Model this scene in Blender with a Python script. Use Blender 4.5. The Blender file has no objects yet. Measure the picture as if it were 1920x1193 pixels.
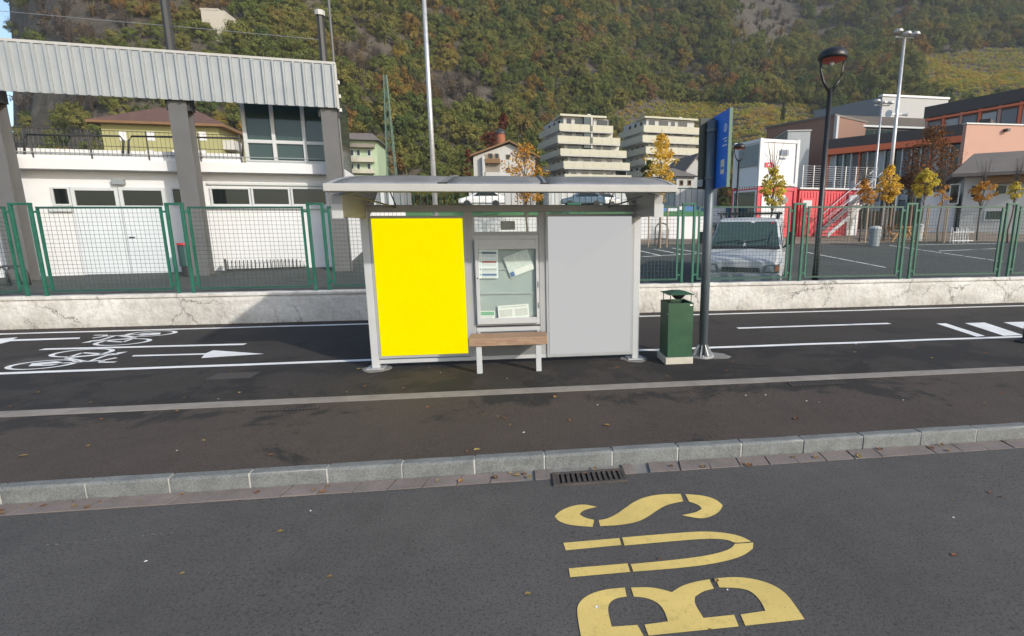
import bpy, bmesh, math, random
import numpy as np
from mathutils import Vector, Matrix, noise as mnoise
random.seed(7); np.random.seed(7)
SC = bpy.context.scene
COL = SC.collection
R = math.radians
# ------------------------------------------------------------------ camera
F0, PX, PY = 958.0, 1082.0, 602.0
PITCH, YAW, ROLL, H = R(10.51), R(7.22), R(-0.307), 2.1
FW = Vector((math.sin(YAW)*math.cos(PITCH), math.cos(YAW)*math.cos(PITCH), -math.sin(PITCH)))
R0 = Vector((math.cos(YAW), -math.sin(YAW), 0)); U0 = R0.cross(FW)
RT = R0*math.cos(ROLL)+U0*math.sin(ROLL); UP = -R0*math.sin(ROLL)+U0*math.cos(ROLL)
CAMP = Vector((0, 0, H))
cd = bpy.data.cameras.new('camera'); cam = bpy.data.objects.new('camera', cd); COL.objects.link(cam)
m = Matrix((RT, UP, -FW)).transposed().to_4x4(); m.translation = CAMP
cam.matrix_world = m
cd.sensor_fit = 'HORIZONTAL'; cd.sensor_width = 36; cd.lens = 36*F0/1920
cd.shift_x = (960-PX)/1920; cd.shift_y = (PY-596.5)/1920
cd.clip_start = .05; cd.clip_end = 3000
SC.camera = cam
# ------------------------------------------------------------------ sky, sun, exposure
SUN = Vector((1.0, -1.0, .68)).normalized()
el = math.asin(SUN.z); az = math.atan2(SUN.x, SUN.y)
w = bpy.data.worlds.new('World'); SC.world = w; w.use_nodes = True
nt = w.node_tree; bg = nt.nodes['Background']
sky = nt.nodes.new('ShaderNodeTexSky'); sky.sky_type = 'NISHITA'; sky.sun_disc = False
sky.sun_elevation = el; sky.sun_rotation = az; sky.dust_density = 1.6; sky.altitude = 260
nt.links.new(sky.outputs[0], bg.inputs[0]); bg.inputs[1].default_value = .15
sl = bpy.data.lights.new('sun', 'SUN'); sl.energy = 2.6; sl.angle = R(1.0); sl.color = (1, .93, .82)
so = bpy.data.objects.new('sun', sl); COL.objects.link(so)
so.rotation_euler = SUN.to_track_quat('Z', 'Y').to_euler()
so.location = (20, -20, 30)
SC.view_settings.view_transform = 'Standard'; SC.view_settings.look = 'None'
SC.view_settings.exposure = .50; SC.view_settings.gamma = 1
SC.cycles.max_bounces = 6; SC.cycles.diffuse_bounces = 3; SC.cycles.glossy_bounces = 3
SC.cycles.transparent_max_bounces = 12; SC.cycles.transmission_bounces = 4
SC.cycles.use_denoising = True

# ------------------------------------------------------------------ pixel -> direction helpers
def ray(x, y): return FW+RT*((x-PX)/F0)-UP*((y-PY)/F0)
def gz(x, y, z):
    d = ray(x, y); return CAMP+d*((z-H)/d.z)
def gy(x, y, Y):
    d = ray(x, y); return CAMP+d*(Y/d.y)
def sstep(a, b, x):
    t = min(1, max(0, (x-a)/(b-a))); return t*t*(3-2*t)
def gback(Y): return .30+.068*max(0, min(Y, 30)-11.5)+.004*max(0, Y-30)
def gb(x, y):
    d = ray(x, y); t = 11.5/d.y
    while H+d.z*t > gback(d.y*t) and t < 200: t += .01
    return Vector((d.x*t, d.y*t, gback(d.y*t)))

class PL:
    """vertical plane through (x,y), u along it, facing the street"""
    def __init__(s, x, y, ang):
        s.p = Vector((x, y, 0)); s.u = Vector((math.cos(R(ang)), math.sin(R(ang)), 0)); s.n = Vector((s.u.y, -s.u.x, 0))
    def hit(s, px, py):
        d = ray(px, py); t = (s.p-CAMP).dot(s.n)/d.dot(s.n); q = CAMP+d*t
        return (q-s.p).dot(s.u), q.z
    def pt(s, u, z, o=0): return s.p+s.u*u+s.n*o+Vector((0, 0, z))
    def rect(s, x0, y0, x1, y1):
        a, b, c, d = s.hit(x0, y0), s.hit(x1, y0), s.hit(x0, y1), s.hit(x1, y1)
        return (a[0]+c[0])/2, (b[0]+d[0])/2, (c[1]+d[1])/2, (a[1]+b[1])/2     # u0,u1,z0,z1

# ------------------------------------------------------------------ mesh builder
class MB:
    def __init__(s): s.v = []; s.f = []
    def add(s, vs, fs):
        n = len(s.v); s.v += [tuple(q) for q in vs]; s.f += [tuple(i+n for i in f) for f in fs]; return s
    def hexa(s, c):
        return s.add(c, [(0, 3, 2, 1), (4, 5, 6, 7), (0, 1, 5, 4), (1, 2, 6, 5), (2, 3, 7, 6), (3, 0, 4, 7)])
    def box(s, x0, x1, y0, y1, z0, z1):
        return s.hexa([(x0, y0, z0), (x1, y0, z0), (x1, y1, z0), (x0, y1, z0), (x0, y0, z1), (x1, y0, z1), (x1, y1, z1), (x0, y1, z1)])
    def pbox(s, P, u0, u1, z0, z1, o0, o1):     # o1 > o0, o1 towards the street
        return s.hexa([P.pt(u0, z0, o1), P.pt(u1, z0, o1), P.pt(u1, z0, o0), P.pt(u0, z0, o0), P.pt(u0, z1, o1), P.pt(u1, z1, o1), P.pt(u1, z1, o0), P.pt(u0, z1, o0)])
    def tube(s, pts, r, n=8, r2=None, cap=True):
        pts = [Vector(p) for p in pts]; k = len(pts); rings = []
        for i, p in enumerate(pts):
            t = (pts[min(i+1, k-1)]-pts[max(i-1, 0)]).normalized()
            a = Vector((0, 0, 1)) if abs(t.z) < .9 else Vector((1, 0, 0))
            e1 = t.cross(a).normalized(); e2 = t.cross(e1)
            rr = r if r2 is None else r+(r2-r)*i/(k-1)
            if isinstance(r, (list, tuple)): rr = r[i]
            rings.append([p+e1*(rr*math.cos(2*math.pi*j/n))+e2*(rr*math.sin(2*math.pi*j/n)) for j in range(n)])
        vs = [q for g in rings for q in g]; fs = []
        for i in range(k-1):
            for j in range(n):
                fs.append((i*n+j, i*n+(j+1) % n, (i+1)*n+(j+1) % n, (i+1)*n+j))
        if cap: fs += [tuple(range(n))[::-1], tuple((k-1)*n+j for j in range(n))]
        return s.add(vs, fs)
    def lathe(s, prof, n=20, c=(0, 0, 0)):
        vs = []; fs = []
        for r, z in prof:
            for j in range(n): vs.append((c[0]+r*math.cos(2*math.pi*j/n), c[1]+r*math.sin(2*math.pi*j/n), c[2]+z))
        for i in range(len(prof)-1):
            for j in range(n): fs.append((i*n+j, i*n+(j+1) % n, (i+1)*n+(j+1) % n, (i+1)*n+j))
        fs += [tuple(range(n))[::-1], tuple((len(prof)-1)*n+j for j in range(n))]
        return s.add(vs, fs)
    def poly(s, pts): return s.add(pts, [tuple(range(len(pts)))])
    def prism(s, pts, vec):
        n = len(pts); v = Vector(vec); a = [Vector(p) for p in pts]
        return s.add(a+[p+v for p in a], [tuple(range(n))[::-1], tuple(range(n, 2*n))]+[(i, (i+1) % n, n+(i+1) % n, n+i) for i in range(n)])
    def mesh(s, name):
        me = bpy.data.meshes.new(name); me.from_pydata(s.v, [], s.f); me.update(); return me

WT = {}
def wt(o): return WT.get(o.name, Vector((0, 0, 0)))
def link(name, data, mat=None, parent=None, loc=None):
    o = bpy.data.objects.new(name, data); COL.objects.link(o)
    if mat is not None and data is not None and not data.materials: data.materials.append(mat)
    if parent is not None:
        o.parent = parent
        L = Vector(loc) if loc is not None else Vector((0, 0, 0))
        o.location = L-wt(parent); WT[o.name] = L
    elif loc is not None:
        o.location = loc; WT[o.name] = Vector(loc)
    else: WT[o.name] = Vector((0, 0, 0))
    return o
def fixn(me):
    bm = bmesh.new(); bm.from_mesh(me); bmesh.ops.recalc_face_normals(bm, faces=bm.faces); bm.to_mesh(me); bm.free()
def obj(name, mb, mat, parent=None, bevel=0, smooth=False, seg=2, fix=True):
    me = mb.mesh(name)
    if fix: fixn(me)
    o = link(name, me, mat, parent)
    if smooth: me.polygons.foreach_set('use_smooth', [True]*len(me.polygons))
    if bevel:
        b = o.modifiers.new('bevel', 'BEVEL'); b.width = bevel; b.segments = seg; b.limit_method = 'ANGLE'; b.angle_limit = R(35)
    return o
def tag(o, label, cat, group=None):
    o['label'] = label; o['category'] = cat
    if group: o['group'] = group
    return o
def thing(name, label, cat, loc=(0, 0, 0), group=None):
    return tag(link(name, None, loc=loc), label, cat, group)
def struct(o): o['kind'] = 'structure'; return o
def stuff(o): o['kind'] = 'stuff'; return o
def copy_tree(o, parent=None):
    c = o.copy(); COL.objects.link(c); c.parent = parent
    for ch in o.children: copy_tree(ch, c)
    return c

# ------------------------------------------------------------------ materials
def nodes(name):
    m = bpy.data.materials.new(name); m.use_nodes = True
    t = m.node_tree; return m, t, t.nodes['Principled BSDF']
def N(t, typ, **kw):
    n = t.nodes.new(typ)
    for k, v in kw.items():
        if k in n.inputs.keys() if hasattr(n.inputs, 'keys') else False: n.inputs[k].default_value = v
        else: setattr(n, k, v)
    return n
def noise(t, scale, detail=4, rough=.55, vec=None, dist=0):
    n = t.nodes.new('ShaderNodeTexNoise'); n.inputs['Scale'].default_value = scale; n.inputs['Detail'].default_value = detail
    n.inputs['Roughness'].default_value = rough; n.inputs['Distortion'].default_value = dist
    if vec is not None: t.links.new(vec, n.inputs['Vector'])
    return n
def ramp(t, fac, stops):
    n = t.nodes.new('ShaderNodeValToRGB'); e = n.color_ramp.elements
    while len(e) > 1: e.remove(e[-1])
    e[0].position = stops[0][0]; c = stops[0][1]; e[0].color = c if len(c) == 4 else (*c, 1)
    for p, c in stops[1:]:
        k = e.new(p); k.color = c if len(c) == 4 else (*c, 1)
    t.links.new(fac, n.inputs[0]); return n
def mix(t, fac, a, b, mode='MIX'):
    n = t.nodes.new('ShaderNodeMix'); n.data_type = 'RGBA'; n.blend_type = mode
    for s, v in ((0, fac), (6, a), (7, b)):
        if hasattr(v, 'links'): t.links.new(v, n.inputs[s])
        else: n.inputs[s].default_value = v if not isinstance(v, tuple) else (v if len(v) == 4 else (*v, 1))
    return n.outputs[2]
def pos(t, kind='pos'):
    if kind == 'pos': return t.nodes.new('ShaderNodeNewGeometry').outputs['Position']
    return t.nodes.new('ShaderNodeTexCoord').outputs['Object']
def bump(t, b, h, strength=.3, dist=.01):
    n = t.nodes.new('ShaderNodeBump'); n.inputs['Strength'].default_value = strength; n.inputs['Distance'].default_value = dist
    t.links.new(h, n.inputs['Height']); t.links.new(n.outputs[0], b.inputs['Normal'])
def sc(c, k): return tuple(min(1, x*k) for x in c)
def mat(name, col, rough=.6, metal=0, var=.12, scale=3.0, fine=60, bmp=0, spec=.5, dirt=None, dirt_amt=.0):
    m, t, b = nodes(name); p = pos(t)
    n1 = noise(t, scale, 5, .6, p); n2 = noise(t, fine, 3, .6, p)
    c = ramp(t, n1.outputs[0], [(.25, sc(col, 1-var)), (.75, sc(col, 1+var))]).outputs[0]
    c = mix(t, .5*var*2, c, ramp(t, n2.outputs[0], [(.3, sc(col, 1-var*1.5)), (.7, sc(col, 1+var*1.5))]).outputs[0])
    if dirt:
        n3 = noise(t, scale*.6, 8, .7, p, .4)
        f = ramp(t, n3.outputs[0], [(.45, (0, 0, 0)), (.75, (dirt_amt,)*3)]).outputs[0]
        c = mix(t, f, c, dirt)
    t.links.new(c, b.inputs['Base Color'])
    r = ramp(t, n1.outputs[0], [(.2, (max(0, rough-.1),)*3), (.8, (min(1, rough+.1),)*3)])
    t.links.new(r.outputs[0], b.inputs['Roughness'])
    b.inputs['Metallic'].default_value = metal; b.inputs['Specular IOR Level'].default_value = spec
    if bmp: bump(t, b, n2.outputs[0], bmp, .01)
    return m
def asphalt(name, col, fine=220, stain=None, wear=.25, band=None):
    m, t, b = nodes(name); p = pos(t)
    big = noise(t, .55, 6, .62, p, .3); mid = noise(t, 5, 5, .6, p); fn = noise(t, fine, 2, .6, p)
    vo = t.nodes.new('ShaderNodeTexVoronoi'); vo.inputs['Scale'].default_value = fine*.55; t.links.new(p, vo.inputs['Vector'])
    c = ramp(t, big.outputs[0], [(.3, sc(col, 1-wear)), (.7, sc(col, 1+wear))]).outputs[0]
    c = mix(t, .35, c, ramp(t, mid.outputs[0], [(.3, sc(col, .8)), (.7, sc(col, 1.2))]).outputs[0])
    sp = ramp(t, fn.outputs[0], [(.32, (.25,)*3), (.5, (1, 1, 1)), (.66, (1, 1, 1)), (.78, (1.0,)*3)]).outputs[0]
    c = mix(t, .75, c, sp, 'MULTIPLY')
    hl = ramp(t, vo.outputs['Color'], [(.90, (0, 0, 0)), (.96, (.16,)*3)]).outputs[0]
    c = mix(t, hl, c, sc(col, 2.6))
    gn = noise(t, 55, 3, .65, p); c = mix(t, .8, c, ramp(t, gn.outputs[0], [(.38, (.52,)*3), (.48, (1, 1, 1))]).outputs[0], 'MULTIPLY')
    # sparse pits
    n4 = noise(t, 34, 3, .6, p); pit_dark = ramp(t, n4.outputs[0], [(.56, (0, 0, 0)), (.66, (.85,)*3)]).outputs[0]
    n5 = noise(t, .9, 4, .6, p); pm = ramp(t, n5.outputs[0], [(.42, (0, 0, 0)), (.62, (1, 1, 1))]).outputs[0]
    c = mix(t, mix(t, 1.0, pit_dark, pm, 'MULTIPLY'), c, sc(col, .35))
    if stain:
        s1 = noise(t, .8, 14, .74, p, .4); sxy = t.nodes.new('ShaderNodeSeparateXYZ'); t.links.new(p, sxy.inputs[0])
        bm_ = t.nodes.new('ShaderNodeMapRange'); bm_.inputs[1].default_value = band[0]-.5; bm_.inputs[2].default_value = band[0]+.2; bm_.inputs[3].default_value = -.09; bm_.inputs[4].default_value = 0.02; t.links.new(sxy.outputs[1], bm_.inputs[0])
        bn_ = t.nodes.new('ShaderNodeMapRange'); bn_.inputs[1].default_value = band[1]-.3; bn_.inputs[2].default_value = band[1]+.4; bn_.inputs[3].default_value = 0; bn_.inputs[4].default_value = -.10; t.links.new(sxy.outputs[1], bn_.inputs[0])
        a1_ = t.nodes.new('ShaderNodeMath'); t.links.new(s1.outputs[0], a1_.inputs[0]); t.links.new(bm_.outputs[0], a1_.inputs[1])
        a2_ = t.nodes.new('ShaderNodeMath'); t.links.new(a1_.outputs[0], a2_.inputs[0]); t.links.new(bn_.outputs[0], a2_.inputs[1])
        f = ramp(t, a2_.outputs[0], [(.495, (0, 0, 0)), (.545, (.85,)*3)]).outputs[0]
        c = mix(t, f, c, stain)
    t.links.new(c, b.inputs['Base Color']); b.inputs['Roughness'].default_value = .82; b.inputs['Specular IOR Level'].default_value = .35
    bump(t, b, fn.outputs[0], .5, .006)
    return m
def glass(name, col=(.02, .025, .025), rough=.06):
    m, t, b = nodes(name); b.inputs['Base Color'].default_value = (*col, 1); b.inputs['Roughness'].default_value = rough
    b.inputs['Specular IOR Level'].default_value = .6
    return m
def clear_glass(name, tint=(.95, .97, .96), gl=.10):
    m, t, b = nodes(name); t.nodes.remove(b); out = t.nodes['Material Output']
    tr = t.nodes.new('ShaderNodeBsdfTransparent'); tr.inputs[0].default_value = (*tint, 1)
    g = t.nodes.new('ShaderNodeBsdfGlossy'); g.inputs['Roughness'].default_value = .03
    fr = t.nodes.new('ShaderNodeFresnel'); fr.inputs[0].default_value = 1.25
    mx = t.nodes.new('ShaderNodeMixShader'); t.links.new(fr.outputs[0], mx.inputs[0]); t.links.new(tr.outputs[0], mx.inputs[1]); t.links.new(g.outputs[0], mx.inputs[2])
    t.links.new(mx.outputs[0], out.inputs[0]); return m
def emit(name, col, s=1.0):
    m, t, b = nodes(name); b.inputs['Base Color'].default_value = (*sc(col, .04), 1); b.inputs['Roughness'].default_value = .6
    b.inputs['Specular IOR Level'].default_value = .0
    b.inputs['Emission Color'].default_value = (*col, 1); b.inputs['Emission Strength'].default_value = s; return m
def leafmat(name, cols, trans=.3):
    m, t, b = nodes(name); oi = t.nodes.new('ShaderNodeNewGeometry')
    rp = ramp(t, oi.outputs['Random Per Island'], [(i/(len(cols)-1), c) for i, c in enumerate(cols)])
    t.nodes.remove(b); out = t.nodes['Material Output']
    d = t.nodes.new('ShaderNodeBsdfDiffuse'); tr = t.nodes.new('ShaderNodeBsdfTranslucent'); mx = t.nodes.new('ShaderNodeMixShader'); mx.inputs[0].default_value = trans
    t.links.new(rp.outputs[0], d.inputs[0]); t.links.new(rp.outputs[0], tr.inputs[0])
    t.links.new(d.outputs[0], mx.inputs[1]); t.links.new(tr.outputs[0], mx.inputs[2]); t.links.new(mx.outputs[0], out.inputs[0]); return m
def paint_mat(name, col, wear=.5):
    m, t, b = nodes(name); p = pos(t); n1 = noise(t, 9, 8, .7, p); n2 = noise(t, 120, 2, .6, p); n3 = noise(t, 2.2, 4, .6, p)
    c = ramp(t, n3.outputs[0], [(.3, sc(col, .86)), (.7, sc(col, 1.06))]).outputs[0]
    f = ramp(t, n1.outputs[0], [(.55, (0, 0, 0)), (.8, (wear,)*3)]).outputs[0]
    c = mix(t, f, c, sc(col, .45))
    f2 = ramp(t, n2.outputs[0], [(.26, (.8,)*3), (.36, (0, 0, 0))]).outputs[0]
    c = mix(t, f2, c, (.09, .088, .085))
    t.links.new(c, b.inputs['Base Color']); b.inputs['Roughness'].default_value = .7; bump(t, b, n2.outputs[0], .35, .004); return m
def plaster_wall(name):
    m, t, b = nodes(name); p = pos(t)
    n1 = noise(t, 1.2, 8, .7, p); n2 = noise(t, 14, 6, .65, p); n3 = noise(t, 60, 4, .6, p)
    c = ramp(t, n1.outputs[0], [(.3, (.40, .38, .345)), (.5, (.55, .53, .49)), (.72, (.70, .685, .65))]).outputs[0]
    c = mix(t, .20, c, ramp(t, n2.outputs[0], [(.35, (.26, .24, .21)), (.6, (.70, .68, .65))]).outputs[0])
    # cracks
    dv = t.nodes.new('ShaderNodeVectorMath'); dv.operation = 'MULTIPLY_ADD'
    t.links.new(noise(t, 3.5, 6, .7, p).outputs['Color'], dv.inputs[0]); dv.inputs[1].default_value = (.55, .55, .55); t.links.new(p, dv.inputs[2])
    vo = t.nodes.new('ShaderNodeTexVoronoi'); vo.feature = 'DISTANCE_TO_EDGE'; vo.inputs['Scale'].default_value = .95; t.links.new(dv.outputs[0], vo.inputs['Vector'])
    cr = ramp(t, vo.outputs['Distance'], [(.0, (.9,)*3), (.010, (.55,)*3), (.022, (.0,)*3)]).outputs[0]
    msk = ramp(t, noise(t, .7, 3, .5, p).outputs[0], [(.45, (0, 0, 0)), (.6, (1, 1, 1))]).outputs[0]
    c = mix(t, mix(t, 1, cr, msk, 'MULTIPLY'), c, (.12, .11, .10))
    # grime low down and in blotches (splash zone of the path)
    sx = t.nodes.new('ShaderNodeSeparateXYZ'); t.links.new(p, sx.inputs[0])
    ad = t.nodes.new('ShaderNodeMath'); ad.operation = 'MULTIPLY_ADD'; ad.inputs[1].default_value = .9; t.links.new(n1.outputs[0], ad.inputs[0]); t.links.new(sx.outputs[2], ad.inputs[2])
    gr = ramp(t, ad.outputs[0], [(.50, (.62,)*3), (.86, (0, 0, 0))]).outputs[0]
    sp = ramp(t, n2.outputs[0], [(.42, (0, 0, 0)), (.60, (1, 1, 1))]).outputs[0]
    c = mix(t, mix(t, 1, gr, sp, 'MULTIPLY'), c, (.20, .18, .14))
    bl = ramp(t, noise(t, 2.3, 9, .75, p, .6).outputs[0], [(.56, (0, 0, 0)), (.70, (.6,)*3)]).outputs[0]
    c = mix(t, bl, c, (.33, .31, .27))
    t.links.new(c, b.inputs['Base Color']); b.inputs['Roughness'].default_value = .9
    bump(t, b, noise(t, 6, 6, .6, p).outputs[0], .7, .05); return m

MT = {}
MT['road'] = asphalt('road_asphalt', (.104, .099, .094), 150)
MT['walk'] = asphalt('sidewalk_asphalt', (.084, .067, .056), 260, stain=(.022, .021, .020), wear=.2, band=(5.45, 6.0))
MT['path'] = asphalt('path_asphalt', (.050, .043, .038), 260, stain=(.019, .018, .018), wear=.25, band=(6.0, 7.6))
MT['court'] = asphalt('court_asphalt', (.082, .088, .082), 90)
MT['strip'] = mat('strip_concrete', (.27, .245, .215), .85, var=.22, scale=6, fine=90, bmp=.3, dirt=(.12, .11, .1), dirt_amt=.5)
MT['granite'] = mat('granite', (.165, .175, .172), .8, var=.42, scale=7, fine=75, bmp=.5)
MT['mortar'] = mat('mortar', (.46, .455, .43), .9, var=.2, scale=20)
MT['paver'] = mat('porphyry', (.205, .172, .158), .85, var=.28, scale=3.2, fine=70, bmp=.35, dirt=(.09, .085, .08), dirt_amt=.6)
MT['iron'] = mat('cast_iron', (.075, .068, .062), .7, metal=.3, var=.35, scale=12, dirt=(.14, .10, .075), dirt_amt=.7)
MT['pit_dark'] = mat('drain_shade', (.006, .006, .006), .9)  # black colour standing in for the shade inside the drains
MT['white_paint'] = paint_mat('white_road_paint', (.86, .86, .84), .25)
MT['yellow_paint'] = paint_mat('yellow_road_paint', (.72, .54, .17), .7)
MT['plaster'] = plaster_wall('old_plaster')
MT['patch'] = mat('concrete_patch', (.21, .205, .195), .9, var=.25, scale=7, fine=80, bmp=.4)
MT['steel'] = mat('grey_painted_steel', (.34, .35, .36), .45, var=.05, scale=5)
MT['steel_lt'] = mat('pale_painted_steel', (.46, .475, .485), .42, var=.05, scale=5)
MT['steel_dk'] = mat('dark_grey_steel', (.17, .175, .18), .5, var=.06, scale=5)
MT['fascia'] = mat('fascia_paint', (.43, .43, .41), .5, var=.06, scale=3, dirt=(.35, .34, .31), dirt_amt=.35)
MT['yellow'] = emit('unshaded_glow_yellow', (1.0, .83, .0), .715)  # even glow added so the roof shadow does not show on the poster
MT['greyposter'] = emit('unshaded_glow_grey', (.54, .54, .54), .685)  # same added glow for the grey poster, keeps it flat under the roof
MT['black'] = mat('black_rubber', (.015, .015, .016), .6)
MT['cabback'] = mat('cabinet_back', (.42, .475, .465), .7, var=.06)
MT['paper'] = mat('paper', (.82, .86, .88), .8, var=.05)
MT['paper_w'] = mat('paper_white', (.86, .86, .83), .8, var=.05)
MT['paper_map'] = mat('map_paper', (.68, .73, .70), .8, var=.18, scale=25)
MT['ink_blue'] = mat('ink_blue', (.12, .2, .38), .8); MT['ink_red'] = mat('ink_red', (.4, .15, .14), .8)
MT['ink_dark'] = mat('ink_dark', (.16, .2, .26), .8); MT['ink_grey'] = mat('ink_grey', (.5, .5, .47), .8); MT['ink_green'] = mat('ink_green', (.25, .5, .33), .8)
MT['cglass'] = clear_glass('clear_glass')
MT['binback'] = mat('bin_green', (.019, .078, .036), .5, var=.25, scale=4, fine=30, dirt=(.05, .09, .05), dirt_amt=.5)
MT['concrete'] = mat('concrete', (.48, .45, .38), .9, var=.2, scale=8, fine=70, bmp=.3)
MT['pole'] = mat('pole_grey_green', (.105, .13, .145), .45, metal=.2, var=.15, scale=3)
MT['galv'] = mat('galvanised', (.5, .51, .52), .45, metal=.5, var=.15, scale=6)
MT['signblue'] = mat('sign_blue', (.02, .15, .60), .4, var=.12, scale=3)
MT['signdark'] = mat('sign_dark_green', (.045, .055, .045), .5, var=.25, scale=3)
MT['signwhite'] = mat('sign_white', (.62, .66, .72), .6)
MT['beige'] = mat('beige_sticker', (.55, .52, .43), .7)
MT['fgreen'] = mat('fence_green', (.014, .105, .068), .45, var=.3, scale=6, fine=40, dirt=(.04, .17, .125), dirt_amt=.6)
MT['fdark'] = mat('fence_dark_green', (.018, .072, .055), .45, var=.3, scale=6)
MT['wire'] = mat('fence_wire', (.035, .08, .075), .5, var=.2)
MT['white_wall'] = mat('white_render', (.66, .67, .68), .85, var=.04, scale=.8, dirt=(.5, .5, .48), dirt_amt=.3)
MT['white2'] = mat('white_panel', (.60, .64, .67), .6, var=.05, scale=1.5)
MT['winframe'] = mat('window_frame', (.52, .545, .55), .5, var=.05)
MT['pane'] = glass('window_glass', (.012, .016, .016))
MT['pane2'] = glass('window_glass_green', (.035, .06, .055), .08)
MT['corr'] = mat('metal_cladding', (.37, .395, .405), .45, metal=.25, var=.08, scale=1.5)
MT['colsteel'] = mat('column_steel', (.115, .116, .118), .55, var=.12, scale=2)
MT['dark'] = mat('dark_metal', (.035, .036, .036), .5, var=.2)
MT['red'] = mat('red_paint', (.50, .035, .05), .5, var=.1, scale=2)
MT['redlt'] = mat('red_container', (.62, .055, .075), .5, var=.1, scale=1.5, dirt=(.5, .12, .12), dirt_amt=.4)
MT['cwhite'] = mat('container_white', (.66, .67, .68), .55, var=.04, scale=1)
MT['yhouse'] = mat('yellow_green_render', (.36, .35, .165), .9, var=.1, scale=.4)
MT['rooftile'] = mat('roof_tile', (.125, .068, .052), .85, var=.2, scale=1.2, fine=12)
MT['roofgrey'] = mat('roof_grey', (.16, .14, .125), .85, var=.15, scale=1.2)
MT['cream'] = mat('cream_balcony', (.50, .485, .385), .8, var=.05, scale=.5)
MT['awhite'] = mat('apartment_white', (.50, .50, .48), .85, var=.06, scale=.4)
MT['agreen'] = mat('green_render', (.36, .46, .31), .85, var=.08, scale=.4)
MT['taupe'] = mat('taupe_render', (.25, .22, .18), .85, var=.1, scale=.4)
MT['woodbrown'] = mat('brown_timber', (.20, .115, .055), .8, var=.2, scale=2)
MT['hallgrey'] = mat('hall_grey_metal', (.20, .215, .225), .6, var=.05, scale=.3)
MT['halllight'] = mat('hall_light_render', (.42, .43, .43), .75, var=.04, scale=.3)
MT['brown'] = mat('brown_render', (.235, .135, .10), .85, var=.08, scale=.3)
MT['pink'] = mat('pink_render', (.50, .30, .235), .9, var=.06, scale=.5)
MT['orange'] = mat('orange_steel', (.80, .17, .06), .5, var=.06)
MT['fdarkb'] = mat('dark_fascia', (.078, .066, .062), .7, var=.1, scale=.5)
MT['blue'] = mat('blue_barrier', (.06, .17, .38), .6, var=.15, scale=1)
MT['turf'] = mat('green_turf', (.06, .16, .07), .9, var=.15, scale=2)
MT['vansilver'] = mat('van_paint', (.50, .52, .535), .42, metal=.1, var=.05, scale=2, dirt=(.36, .35, .33), dirt_amt=.4)
MT['vanglass'] = glass('van_glass', (.045, .075, .072), .05)
MT['lampblack'] = mat('lamp_black', (.014, .015, .017), .45, var=.2)
MT['lampred'] = mat('lamp_reflector_red', (.45, .07, .04), .5)
MT['bark'] = mat('bark', (.13, .105, .085), .9, var=.25, scale=20)
MT['wood_stake'] = mat('stake_wood', (.34, .26, .18), .85, var=.2, scale=6)
MT['picnic'] = mat('picnic_wood', (.42, .23, .08), .7, var=.2, scale=5)
MT['bingrey'] = mat('grey_plastic', (.24, .27, .28), .6)
MT['lattice'] = mat('lattice_green', (.10, .17, .13), .6)
MT['brick'] = mat('brick_tower', (.30, .105, .055), .9, var=.2, scale=3)
MT['carw'] = mat('car_white', (.7, .7, .7), .3); MT['carb'] = mat('car_blue', (.10, .15, .2), .3, metal=.3); MT['cars'] = mat('car_silver', (.4, .42, .44), .3, metal=.3)
MT['headl'] = mat('headlamp', (.13, .155, .16), .12, var=.2, scale=20)
MT['amber'] = mat('amber_lens', (.65, .22, .07), .25)
MT['lyellow'] = leafmat('yellow_leaves', [(.66, .40, .06), (.78, .52, .09), (.62, .44, .08), (.84, .62, .16)], .42)
MT['lygreen'] = leafmat('yellow_green_leaves', [(.56, .48, .08), (.74, .54, .09), (.46, .46, .09), (.80, .60, .13)], .42)
MT['lorange'] = leafmat('orange_leaves', [(.56, .27, .05), (.64, .36, .07), (.50, .22, .05), (.66, .44, .12)], .4)
MT['lbrown'] = leafmat('brown_leaves', [(.17, .075, .035), (.24, .105, .04), (.12, .06, .035), (.28, .15, .06)])
MT['lgreen'] = leafmat('green_leaves', [(.05, .08, .02), (.08, .105, .025), (.035, .06, .018), (.10, .11, .03)])
MT['lred'] = leafmat('red_leaves', [(.17, .045, .03), (.22, .065, .035), (.14, .05, .03), (.20, .09, .04)])
MT['lfallen'] = leafmat('fallen_leaves', [(.30, .19, .07), (.20, .10, .06), (.15, .085, .055), (.36, .27, .10), (.12, .08, .06)], .05)
def wood_mat():
    m, t, b = nodes('bench_wood'); p = pos(t)
    mp = t.nodes.new('ShaderNodeMapping'); mp.inputs['Scale'].default_value = (2.2, 34, 34); t.links.new(p, mp.inputs[0])
    n1 = noise(t, 1.6, 6, .65, mp.outputs[0], .6); n2 = noise(t, 9, 5, .6, p)
    c = ramp(t, n1.outputs[0], [(.28, (.15, .085, .05)), (.5, (.30, .19, .12)), (.72, (.40, .28, .19))]).outputs[0]
    c = mix(t, .25, c, ramp(t, n2.outputs[0], [(.3, (.18, .12, .08)), (.7, (.42, .31, .22))]).outputs[0])
    t.links.new(c, b.inputs['Base Color']); b.inputs['Roughness'].default_value = .7; bump(t, b, n1.outputs[0], .4, .004); return m
MT['wood'] = wood_mat()
def roof_sheet():
    m, t, b = nodes('roof_polycarbonate'); p = pos(t); n1 = noise(t, 2.5, 7, .65, p)
    c = ramp(t, n1.outputs[0], [(.3, (.165, .17, .18)), (.7, (.28, .285, .295))]).outputs[0]
    t.links.new(c, b.inputs['Base Color']); b.inputs['Roughness'].default_value = .3
    return m
MT['roofsheet'] = roof_sheet()

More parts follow.
